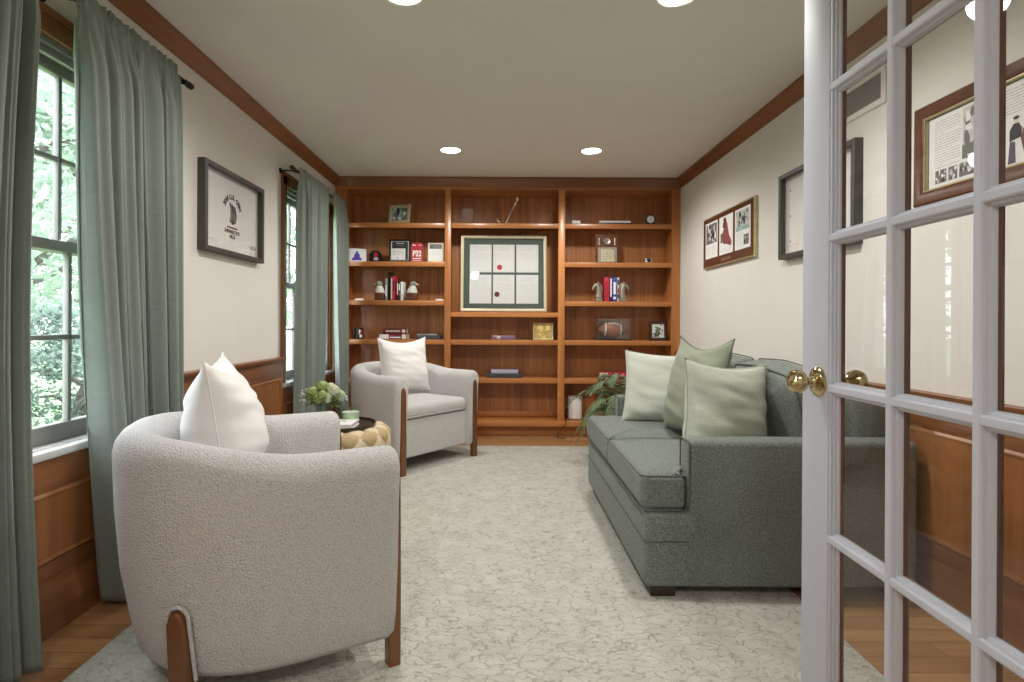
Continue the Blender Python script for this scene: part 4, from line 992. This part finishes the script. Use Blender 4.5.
# diploma frame
w, h = 87*K, 78*K
r = thing('framed_diplomas', 'large champagne framed set of six certificates on green mat', 'picture frame', M=T(sx(503.4), YI+0.035, SH['sa']+0.003) @ RX(-5.4))
MB().frame(w, h, [(0, 0), (0, -0.028), (0.006, -0.034), (0.018, -0.033), (0.030, -0.026), (0.030, 0)], M_champ).build('frame', r)
MB().rect(-w/2+0.025, 0.025, w/2-0.025, h-0.025, -0.002, 0.008, M_matgreen).build('mat', r, label='dark green mat')
k_ = K*110/750
def px2(x, y): return (x-365)*k_, (632-y)*k_
for j, (ya, yb) in enumerate(((163, 357), (374, 574))):
    for i, (xa, xb) in enumerate(((131, 281), (292, 440), (452, 604))):
        p, q = px2(xa, yb), px2(xb, ya); b = MB(); y = -0.0102
        b.rect(p[0], p[1], q[0], q[1], y, 0.0008, M_cert); y -= 0.0008; cw = q[0]-p[0]
        if (i, j) in ((1, 0), (2, 0)): b.rect(p[0]+0.014, p[1]+0.014, p[0]+0.0155, q[1]-0.014, y, 0.0002, M_paleink); b.rect(q[0]-0.0155, p[1]+0.014, q[0]-0.014, q[1]-0.014, y, 0.0002, M_paleink); b.rect(p[0]+0.014, q[1]-0.0155, q[0]-0.014, q[1]-0.014, y, 0.0002, M_paleink); b.rect(p[0]+0.014, p[1]+0.014, q[0]-0.014, p[1]+0.0155, y, 0.0002, M_paleink)
        lines(b, p[0]+0.045, q[0]-0.045, q[1]-0.03, 2, 0.02, y, M_paleink, 0.004); lines(b, p[0]+0.03, q[0]-0.03, q[1]-0.085, 5, 0.016, y, M_paleink, 0.002)
        if i == 1:
            m = M_red if j == 0 else M_dkred; cx, cz = px2(337, 322) if j == 0 else px2(320, 510); b.disc(cx, cz, 0.0255, y, 0.0012, m, 24)
        b.build('certificate', r)
MB().rect(-w/2+0.026, 0.026, w/2-0.026, h-0.026, -0.016, 0.002, M_pane).build('glazing', r)
r = thing('name_plaque', 'small dark plaque with white numerals under the framed certificates', 'plaque', (sx(503.5), YI, SH['s4'])); w = 24*K; b = MB()
b.prism([(0, 0), (0.05, 0), (0.03, 0.046), (0.022, 0.046)], w, M_dkred, T(-w/2, 0, 0) @ Matrix(((0, 0, 1, 0), (1, 0, 0, 0), (0, 1, 0, 0), (0, 0, 0, 1)))); b.build('block', r)
MT = RX(-25.5)
b = MB(); b.text('10', 0.04, M_white, -0.05, 0.025, -0.0008, M=MT); b.rect(-0.10, 0.037, 0.10, 0.040, -0.0002, 0.0006, M_silver, MT); b.rect(-0.01, 0.018, 0.085, 0.026, -0.0002, 0.0006, M_purple, MT); b.build('numerals', r, label='white numerals and pale lines')
M_gph1 = plain('gold_picture', (176, 150, 78), 0.45, var=0.35, scale=60); M_gph2 = plain('gold_picture_light', (214, 190, 120), 0.45)
small_frame(533, 553.3, 17, 's4', 'small gold framed picture beside the dark plaque in the centre bay', M_gold, 0.014, [M_gph1, M_gph2, M_gold, M_gph1, M_gph2], 8, tilt=5)
book_flat('book', 36*K, 0.17, 4.2*K, M_gbox, (sx(504.5), YI, SH['s5']), 0, 'dark slate book lying flat in the centre bay under another', 'flat books in the centre bay')
book_flat('book', 27*K, 0.14, 3.6*K, plain('lavender_cover', (176, 172, 190), 0.5), (sx(505), YI+0.01, SH['s5']+4.2*K), 0, 'pale lavender and white book lying on the dark book', 'flat books in the centre bay')

# right bay
r = thing('card_tray', 'thin dark tray holding a white card on the top right shelf', 'tray', (sx(576), YI, SH['s1'])); w = 22*K
b = MB(); b.box((-w/2, 0, 0), (w/2, 0.09, 0.006), M_black, 0.002); b.frame(w, 0.09, [(0, 0.0), (0, -0.014), (0.005, -0.014), (0.005, 0.0)], M_black, T(0, 0, 0) @ RX(90) @ S(1, 1, -1) ); b.build('tray_body', r)
b = MB(); b.rect(-0.04, 0.006, 0.04, 0.036, 0.0, 0.003, M_white, RX(-10)); b.build('white_card', None, (sx(576), YI+0.012, SH['s1']+0.0065), 'small white card standing in the dark tray', 'card')
r = thing('scroll_case', 'long dark case topped by a white rolled scroll on the top right shelf', 'scroll', (sx(615), YI, SH['s1'])); w = 33*K
MB().box((-w/2, 0, 0), (w/2, 0.06, 0.018), M_black, 0.003).build('case', r)
b = MB(); b.tube([(-w/2+0.005, 0.025, 0.031), (w/2-0.01, 0.025, 0.031)], 0.0125, M_white, 16); b.text('....', 0.012, M_white, 0.02, 0.01, -0.001) if False else None; b.build('scroll_roll', r, label='white roll')
r = thing('desk_clock', 'small round clock with a white face on dark feet', 'clock', (sx(650.3), YI, SH['s1'])); R = 0.05
M = T(0, 0.02, 0.055) @ RX(90); b = MB(); b.lathe([(0, -0.012), (R*0.9, -0.012), (R, -0.006), (R, 0.012), (R*0.9, 0.018), (R*0.70, 0.018), (R*0.68, 0.012), (0, 0.012)], M_matgreen, 32, M, cap=False); b.build('case', r)
b = MB(); b.lathe([(0.0, 0.012), (R*0.71, 0.012), (R*0.71, 0.0145), (0.0, 0.0145)], M_white, 28, M, cap=False); b.build('dial', r, label='white dial')
b = MB(); b.tube([(0, 0.005, 0.055), (0.012, 0.005, 0.07)], 0.0014, M_ink, 6); b.tube([(0, 0.005, 0.055), (-0.004, 0.005, 0.035)], 0.0014, M_ink, 6); b.build('hands', r)
b = MB(); b.ball((0, 0.02, 0.108), (0.010, 0.008, 0.009), M_black, 10, 8); b.build('top_knob', r)
for sg in (-1, 1): MB().loft([[(sg*(0.02+p), 0.005+q, 0.012+0.008*(1-abs(p)/0.03)) for p, q in ((0, 0), (0.03, 0), (0.03, 0.03), (0, 0.03))], [(sg*(0.025+p*1.1), 0.005+q, 0.0) for p, q in ((0, 0), (0.028, 0), (0.028, 0.03), (0, 0.03))]], M_black).build('foot', r)
# award plaque
w, h = 23*K, 29*K
r = thing('award_plaque', 'wooden award plaque with a gold plate and round emblem on the second shelf', 'plaque', M=T(sx(606.7), YI+0.005, SH['s2']) @ RX(-5))
MB().flat(round_poly([(-w/2, 0), (w/2, 0), (w/2, h), (-w/2, h)], 0.006, 2), 0, 0.018, M_walnut).build('board', r)
b = MB(); b.rect(-w*0.40, 0.006, w*0.42, h*0.54, -0.0181, 0.001, M_pewter); b.rect(-w*0.26, 0.012, w*0.30, h*0.46, -0.0191, 0.0008, M_champ); lines(b, -w*0.2, w*0.24, h*0.40, 6, 0.016, -0.02, M_greyink, 0.004); b.build('plate', r, label='gold engraved plate')
b = MB(); M = T(0, -0.018, h*0.76) @ RX(90); b.lathe([(0.03, 0), (0.032, 0.003), (0.028, 0.005), (0.022, 0.003), (0.0, 0.003)], M_silver, 28, M, cap=False)
for k in range(6): a = PI*k/3; b.tube([(0.0, -0.0215, h*0.76), (0.02*math.cos(a), -0.0215, h*0.76+0.02*math.sin(a))], 0.0022, M_pewter, 6)
b.build('emblem', r, label='round silver emblem')
for sg in (-1, 1):
    b = MB()
    for k in range(5): b.ball((sg*w*0.34, -0.0195, h*0.64+k*0.014), (0.006, 0.002, 0.0085), M_silver, 8, 6)
    b.build('side_ornament', r)
b = MB(); b.box((-0.034, 0, 0.0), (0.034, 0.06, 0.052), M_silver, 0.009); b.ball((0.006, -0.002, 0.028), (0.018, 0.006, 0.016), M_bronze, 12, 8); b.ball((-0.018, -0.001, 0.018), (0.012, 0.005, 0.012), M_white, 10, 6); b.ball((0.0, 0.03, 0.05), (0.02, 0.02, 0.008), M_silver, 12, 8)
b.build('silver_trinket', None, (sx(648), YI, SH['s2']), 'small silver cube trinket right of the award plaque', 'trinket')
# horse head bookends
def horse(px, sg, label):
    r = thing('horse_bookend', label, 'bookend', (sx(px), YI+0.025, SH['s3']), 0, 'horse bookends'); w = 0.09
    b = MB(); b.box((-0.032, -0.035, 0), (0.032, 0.035, 0.022), M_pewter, 0.004); b.box((-0.028, -0.030, 0.02), (0.028, 0.030, 0.062), M_pewter, 0.006); b.build('base', r)
    cl = [((-sg*0.002, 0.058), 0.031, 0.026), ((-sg*0.004, 0.085), 0.030, 0.024), ((-sg*0.002, 0.115), 0.026, 0.021), ((sg*0.004, 0.142), 0.022, 0.018), ((sg*0.016, 0.160), 0.021, 0.017), ((sg*0.030, 0.158), 0.020, 0.016), ((sg*0.043, 0.143), 0.015, 0.013), ((sg*0.053, 0.125), 0.012, 0.011), ((sg*0.058, 0.114), 0.011, 0.010), ((sg*0.060, 0.110), 0.004, 0.004)]
    rings = []
    for i, ((x, z), rx, ry) in enumerate(cl):
        a = Vector(cl[max(i-1, 0)][0]); c = Vector(cl[min(i+1, len(cl)-1)][0]); d = (c-a).normalized(); n_ = Vector((d.y, -d.x))
        rings.append([(x+n_.x*rx*math.cos(2*PI*k/16), ry*math.sin(2*PI*k/16), z+n_.y*rx*math.cos(2*PI*k/16)) for k in range(16)])
    b = MB(); b.loft(rings, M_pewter); b.build('horse_head', r)
    for e in (-1, 1): MB().tube([(sg*0.010, e*0.010, 0.168), (sg*0.011, e*0.012, 0.182), (sg*0.014, e*0.012, 0.194)], [0.006, 0.006, 0.001], M_pewter, 8).build('ear', r)
    b = MB(); b.tube([(sg*0.008, 0, 0.182), (-sg*0.012, 0, 0.168), (-sg*0.028, 0, 0.140), (-sg*0.034, 0, 0.108), (-sg*0.035, 0, 0.080)], [0.006, 0.009, 0.009, 0.008, 0.004], M_pewter, 8); b.build('mane', r)
horse(599, -1, 'pewter horse head bookend facing left, beside the crimson book'); horse(623, 1, 'pewter horse head bookend facing right, beside the striped book')
G2 = 'books between the horse bookends'
book_up(604.2, 609.4, 24.3, 's3', M_crim, 'crimson book beside the left horse bookend', G2, stripe=[(0.15, 0.85, M_red)])
book_up(609.7, 612.1, 24.2, 's3', M_navy, 'thin navy book with a white spine strip between the horses', G2, stripe=[(0.2, 0.96, M_white)])
book_up(612.4, 616.6, 24.4, 's3', M_blue, 'bright blue book with white lettering between the horses', G2, stripe=[(0.3, 0.8, M_white), (0.1, 0.2, M_white)])
book_up(616.9, 619.2, 24.2, 's3', M_g3, 'pale book with dark and red spine bands by the right horse', G2, stripe=[(0.15, 0.3, M_ink), (0.35, 0.55, M_red), (0.7, 0.9, M_navy)])
# football in its case
FY = YI+0.10; FXc = sx(614, FY-0.09); w, h, d = 0.315, 0.205, 0.18
r = thing('display_case', 'clear acrylic display case around a football on the fourth shelf', 'display case', (FXc, FY, SH['s4']))
MB().box((-w/2-0.012, -d/2-0.01, 0), (w/2+0.012, d/2+0.01, 0.012), M_black, 0.003).build('base', r, label='black base')
b = MB(); t = 0.003
b.box((-w/2, -d/2, 0.012), (w/2, -d/2+t, h), M_acryl).box((-w/2, d/2-t, 0.012), (w/2, d/2, h), M_acryl).box((-w/2, -d/2+t, 0.012), (-w/2+t, d/2-t, h), M_acryl).box((w/2-t, -d/2+t, 0.012), (w/2, d/2-t, h), M_acryl).box((-w/2, -d/2, h), (w/2, d/2, h+t), M_acryl)
b.build('cover', r)
r = thing('football', 'brown leather football with white stripes inside the clear case', 'football', M=T(FXc, FY-0.01, SH['s4']+0.098) @ RY(4)); b = MB(); n = 26; rings = []; a_, R = 0.135, 0.080
M_stripe = M_white
def fr(t): return R*max(0.0, (1-abs(t)**2.0))**0.72+0.0015
for k in range(n+1):
    t = -1+2*k/n; rings.append([(t*a_, fr(t)*math.cos(2*PI*q/28), fr(t)*math.sin(2*PI*q/28)) for q in range(28)])
b.loft(rings, M_footb); b.build('leather_body', r)
for t in (-0.55, 0.55):
    b = MB(); b.loft([[((t+dt)*a_, (fr(t+dt)+0.0012)*math.cos(PI*0.12+PI*1.0*q/20), (fr(t+dt)+0.0012)*math.sin(PI*0.12+PI*1.0*q/20)) for q in range(21)] for dt in (-0.05, 0, 0.05)], M_white, cap=False, closed_u=False, M=RX(80)); o = b.build('stripe', r, label='white stripe'); md = o.modifiers.new('thick', 'SOLIDIFY'); md.thickness = 0.0012
b = MB(); an = math.radians(125)
yy, zz = math.cos(an), math.sin(an)
b.tube([(t*a_, -fr(t)*0.62, fr(t)*0.80) for t in [-0.4+0.08*k for k in range(11)]], 0.003, M_white, 6)
for k in range(8): t = -0.34+0.68*k/7; b.tube([(t*a_, -fr(t)*0.74, fr(t)*0.69), (t*a_, -fr(t)*0.48, fr(t)*0.89)], 0.0025, M_white, 6)
b.build('laces', r, label='white laces')
small_frame(649, 667.3, 19.5, 's4', 'dark framed black and white photo beside the football case', M_darkleg, 0.026, [M_white, M_g1, M_g2, M_g3, M_grass], 44, yaw=8, tilt=6, mat_in=M_g3, matw=0.006)
rr = book_flat('book', 30*K, 0.16, 5.6*K, M_crim, (sx(615.5), YI, SH['s5']), -3, 'crimson book lying flat above the fern with a cream spine end', 'flat books in the right bay')
c = MB(); c.rect(-0.143, 0.001, -0.07, 0.052, -0.0001, 0.0008, M_ivory); c.disc(-0.11, 0.022, 0.014, -0.0009, 0.0005, M_ink, 12); c.disc(-0.085, 0.032, 0.010, -0.0009, 0.0005, M_ink, 10); c.text('GRANT', 0.030, M_white, 0.035, 0.03, -0.0006); c.build('spine_print', rr, label='cream spine end and white lettering')
r = thing('smart_speaker', 'white cylindrical speaker on the bottom right shelf', 'speaker', (sx(575.3, 5.42), 5.42, SH['base'])); b = MB()
o = [(0.068*math.copysign(abs(math.cos(2*PI*k/40))**0.72, math.cos(2*PI*k/40)), 0.06*math.copysign(abs(math.sin(2*PI*k/40))**0.72, math.sin(2*PI*k/40))) for k in range(40)]
b.puff(o, 0.004, 0.222, 0.012, 0.001, M_plasticw); b.build('body', r); MB().lathe([(0.05, 0), (0.05, 0.006)], M_gbox, 28).build('foot_ring', r, label='dark rubber foot ring')
b = MB(); b.tube(smooth_pts([(sx(571), 5.47, 0.185), (sx(568), 5.44, 0.158), (sx(566.5), 5.36, 0.155), (sx(566.3), 5.272, 0.155), (sx(564.5), 5.268, 0.12), (sx(560), 5.268, 0.07), (sx(557), 5.262, 0.03), (sx(557.5), 5.25, 0.006), (sx(560), 5.22, 0.004), (sx(565), 5.235, 0.004)]), 0.0032, M_black, 8); b.build('power_cord', None, None, 'thin black power cord running from the speaker shelf to the floor', 'cord')

# ------------------------------------------------------------------ fern behind the sofa
r = thing('potted_fern', 'green fern plant between the sofa and the bookcase', 'plant', (0.98, 4.25, RUG))
b = MB(); b.lathe([(0.0, 0), (0.11, 0), (0.125, 0.03), (0.15, 0.24), (0.155, 0.26), (0.14, 0.26), (0.135, 0.23), (0.0, 0.22)], M_pot, 32, cap=False); b.build('pot', r)
b = MB(); rnd = random.Random(12)
dirs = [(-150+rnd.uniform(-8, 8), 0.46, 0.10), (-175, 0.42, 0.0), (165, 0.50, 0.16), (140, 0.46, 0.2), (-125, 0.42, 0.15), (-100, 0.36, 0.22), (-165, 0.34, 0.28), (175, 0.46, -0.14), (-155, 0.50, -0.10), (120, 0.4, 0.3), (80, 0.35, 0.3), (30, 0.3, 0.35), (-60, 0.3, 0.3), (-20, 0.3, 0.3), (-140, 0.25, 0.36), (170, 0.28, 0.34), (150, 0.40, -0.02), (-178, 0.30, 0.16), (-120, 0.30, 0.02), (-135, 0.38, -0.05)]
for az, ln, rise in dirs:
    a = math.radians(az); d = Vector((math.cos(a), math.sin(a), 0)); side = Vector((-d.y, d.x, 0)); pts = []
    for k in range(15):
        t = k/14; pts.append(Vector((0, 0, 0.24))+d*ln*t*0.92+Vector((0, 0, 1))*((0.285+max(0, rise)*0.45)*math.sin(PI*min(1, t*0.80))*0.85+(rise-0.12)*t*0.7*t))
    b.tube(pts, [0.004*(1-0.7*k/14) for k in range(15)], M_leaf, 5)
    for k in range(2, 30):
        kk = k/2; i0 = min(13, int(kk)); p = pts[i0].lerp(pts[i0+1], kk-i0); tg = (pts[min(i0+2, 14)]-pts[i0]).normalized(); L = 0.062*math.sin(PI*(0.10+0.84*k/30))+0.012
        for sg in (-1, 1):
            q = p; e = (side*sg*0.8+tg*0.6+Vector((0, 0, rnd.uniform(-0.4, 0.1)))).normalized(); wv = tg*0.0075; up = Vector((0, 0, 0.001))
            q1 = q+e*L*0.45; q2 = q+e*L+Vector((0, 0, -0.010))
            b.loft([[q-wv*0.4, q+wv*0.4, q+wv*0.4+up, q-wv*0.4+up], [q1-wv, q1+wv, q1+wv+up, q1-wv+up], [q2-wv*0.1, q2+wv*0.1, q2+wv*0.1+up, q2-wv*0.1+up]], M_leaf)
b.build('fronds', r, smooth=30)

# ------------------------------------------------------------------ recessed ceiling lights
M_lens = emit('warm_lens', (255, 246, 232), 14.0); M_trim = plain('white_trim_ring', (240, 238, 232), 0.4)
LP = [(-0.405, 4.41, 'recessed ceiling light above the bookcase, left of the pair'), (0.705, 4.41, 'recessed ceiling light above the bookcase, right of the pair'), (-0.41, 2.31, 'recessed ceiling light at the top edge, above the near armchair'), (0.72, 2.31, 'recessed ceiling light at the top edge, above the sofa side'), (-0.41, -0.55, 'recessed ceiling light in the hall behind the left door jamb'), (0.72, -0.55, 'recessed ceiling light in the hall behind the right door jamb')]
for x, y, lb in LP:
    r = thing('recessed_light', lb, 'ceiling light', (x, y, ZC), group='recessed ceiling lights')
    MB().lathe([(0.088, 0), (0.090, -0.004), (0.086, -0.008), (0.078, -0.007), (0.074, -0.002), (0.074, 0.0)], M_trim, 40, cap=False).build('trim_ring', r)
    MB().lathe([(0.0, -0.0075), (0.05, -0.007), (0.0755, -0.004), (0.0755, -0.001), (0.0, -0.001)], M_lens, 36, cap=False).build('lens', r)
    ld = bpy.data.lights.new('can_lamp', 'SPOT'); ld.energy = 56; ld.color = (1.0, 0.965, 0.92); ld.spot_size = math.radians(165); ld.spot_blend = 0.6; ld.shadow_soft_size = 0.07
    lo = bpy.data.objects.new('can_lamp', ld); C.objects.link(lo); lo.parent = r; lo.location = (0, 0, -0.05)
# ------------------------------------------------------------------ garden outside
def leafmat(name, rgb):
    n = N(name); c = lin(rgb); f = n.noise(n.coord(), 1.6, 4); n.col(n.ramp(f, [(0.3, tuple(x*0.6 for x in c)), (0.7, tuple(min(1, x*1.3) for x in c))])); n.set(Roughness=0.5)
    tl = n.new('ShaderNodeBsdfTranslucent'); tl.inputs['Color'].default_value = (*[min(1, x*1.35) for x in c], 1); mx = n.new('ShaderNodeMixShader'); mx.inputs[0].default_value = 0.55
    out = n.n['Material Output']; n.link(n.b.outputs[0], mx.inputs[1]); n.link(tl.outputs[0], mx.inputs[2]); n.link(mx.outputs[0], out.inputs['Surface']); return n.m
M_tl = leafmat('tree_leaf', (150, 166, 150)); M_sl = leafmat('shrub_leaf', (112, 126, 118)); M_bark = plain('bark', (86, 80, 74), 0.9, var=0.3, scale=12, bump=0.5); M_lawn = plain('lawn_grass', (120, 150, 100), 0.9, var=0.25, scale=3)
b = MB(); b.box((-60, -20, -0.7), (XL-0.16, 70, -0.6), M_lawn); o = b.build('ground', None, kind='structure')
def tree(x, y, h, cr, n, seed, label, mat, leaf=0.11, low=1.0, cat='tree', group='trees outside the windows'):
    rnd = random.Random(seed); r = thing('garden_'+cat, label, cat, (x, y, -0.6), group=group)
    b = MB(); top = Vector((rnd.uniform(-.3, .3), rnd.uniform(-.3, .3), h*0.75)); tr = 0.05*cr+0.03
    b.tube([(0, 0, 0), tuple(top*0.35+Vector((0.05, 0.1, 0))), tuple(top*0.7), tuple(top)], [tr*1.2, tr, tr*0.7, tr*0.3], M_bark, 10); tips = []
    for k in range(14):
        f = rnd.uniform(0.3, 0.95); s_ = top*f; a = rnd.uniform(0, 2*PI); e = s_+Vector((math.cos(a), math.sin(a), rnd.uniform(0.1, 0.6)))*cr*rnd.uniform(0.5, 0.9); b.tube([tuple(s_), tuple((s_+e)/2+Vector((0, 0, 0.08*cr))), tuple(e)], [tr*0.4, tr*0.25, tr*0.08], M_bark, 6); tips.append(e)
    b.build('trunk', r)
    b = MB(); i = b.mi(mat); cl = []
    for k in range(70):
        a = rnd.uniform(0, 2*PI); z = low+(h-low)*rnd.random()**0.8; f = (z-low)/(h-low); rad = cr*math.sqrt(max(0.05, 1-(2*f-0.8)**2/1.6))*math.sqrt(rnd.random()); cl.append((Vector((rad*math.cos(a), rad*math.sin(a), z)), cr*rnd.uniform(0.16, 0.34)))
    for k in range(n):
        c_, rr = rnd.choice(cl); p = c_+Vector((rnd.gauss(0, 0.5), rnd.gauss(0, 0.5), rnd.gauss(0, 0.4)))*rr
        if p.z < low*0.6: p.z = low*0.6+rnd.random()*0.2
        d = Vector((rnd.gauss(0, 1), rnd.gauss(0, 1), rnd.gauss(-0.3, 0.6))).normalized(); s_ = d.cross(Vector((rnd.gauss(0, .4), rnd.gauss(0, .4), 1))).normalized(); L = leaf*rnd.uniform(0.7, 1.3); up = d.cross(s_)*L*0.12
        v = [b.bm.verts.new(q) for q in (p, p+d*L*0.45+s_*L*0.3+up, p+d*L, p+d*L*0.45-s_*L*0.3+up)]; fc = b.bm.faces.new(v); fc.material_index = i
    b.build('foliage', r, smooth=0)
tree(-7.2, 8.2, 6.2, 2.6, 9000, 1, 'leafy green tree filling the near window', M_tl, 0.17, 1.7)
tree(-4.3, 5.3, 1.75, 0.8, 5200, 2, 'clipped dark shrub low in the near window', M_sl, 0.07, 0.05, 'shrub', None)
tree(-9.5, 13.5, 7.0, 3.0, 7000, 5, 'broad green tree standing farther back in the garden', M_tl, 0.2, 1.2)
tree(-6.4, 19.5, 6.5, 2.4, 6000, 9, 'pale green tree seen beside the far curtains', M_tl, 0.2, 1.0)

# ------------------------------------------------------------------ world, sun, camera
wd = bpy.data.worlds.new('sky'); bpy.context.scene.world = wd; wd.use_nodes = True
bg = wd.node_tree.nodes['Background']; bg.inputs['Color'].default_value = (0.86, 0.93, 1.0, 1); bg.inputs['Strength'].default_value = 10.0

cd = bpy.data.cameras.new('camera'); cam = bpy.data.objects.new('camera', cd); C.objects.link(cam)
cd.sensor_width = 36; cd.lens = F/1024*36; cd.shift_x = (512-501)/1024; cd.shift_y = -(341-322)/1024; cd.clip_start = 0.02
cam.matrix_world = T(0, 0, CAMZ) @ RX(90) @ RZ(0.3)
sc = bpy.context.scene; sc.camera = cam
sc.view_settings.view_transform = 'Standard'; sc.view_settings.look = 'None'; sc.view_settings.gamma = 1; sc.view_settings.use_curve_mapping = False; sc.view_settings.exposure = 0.0
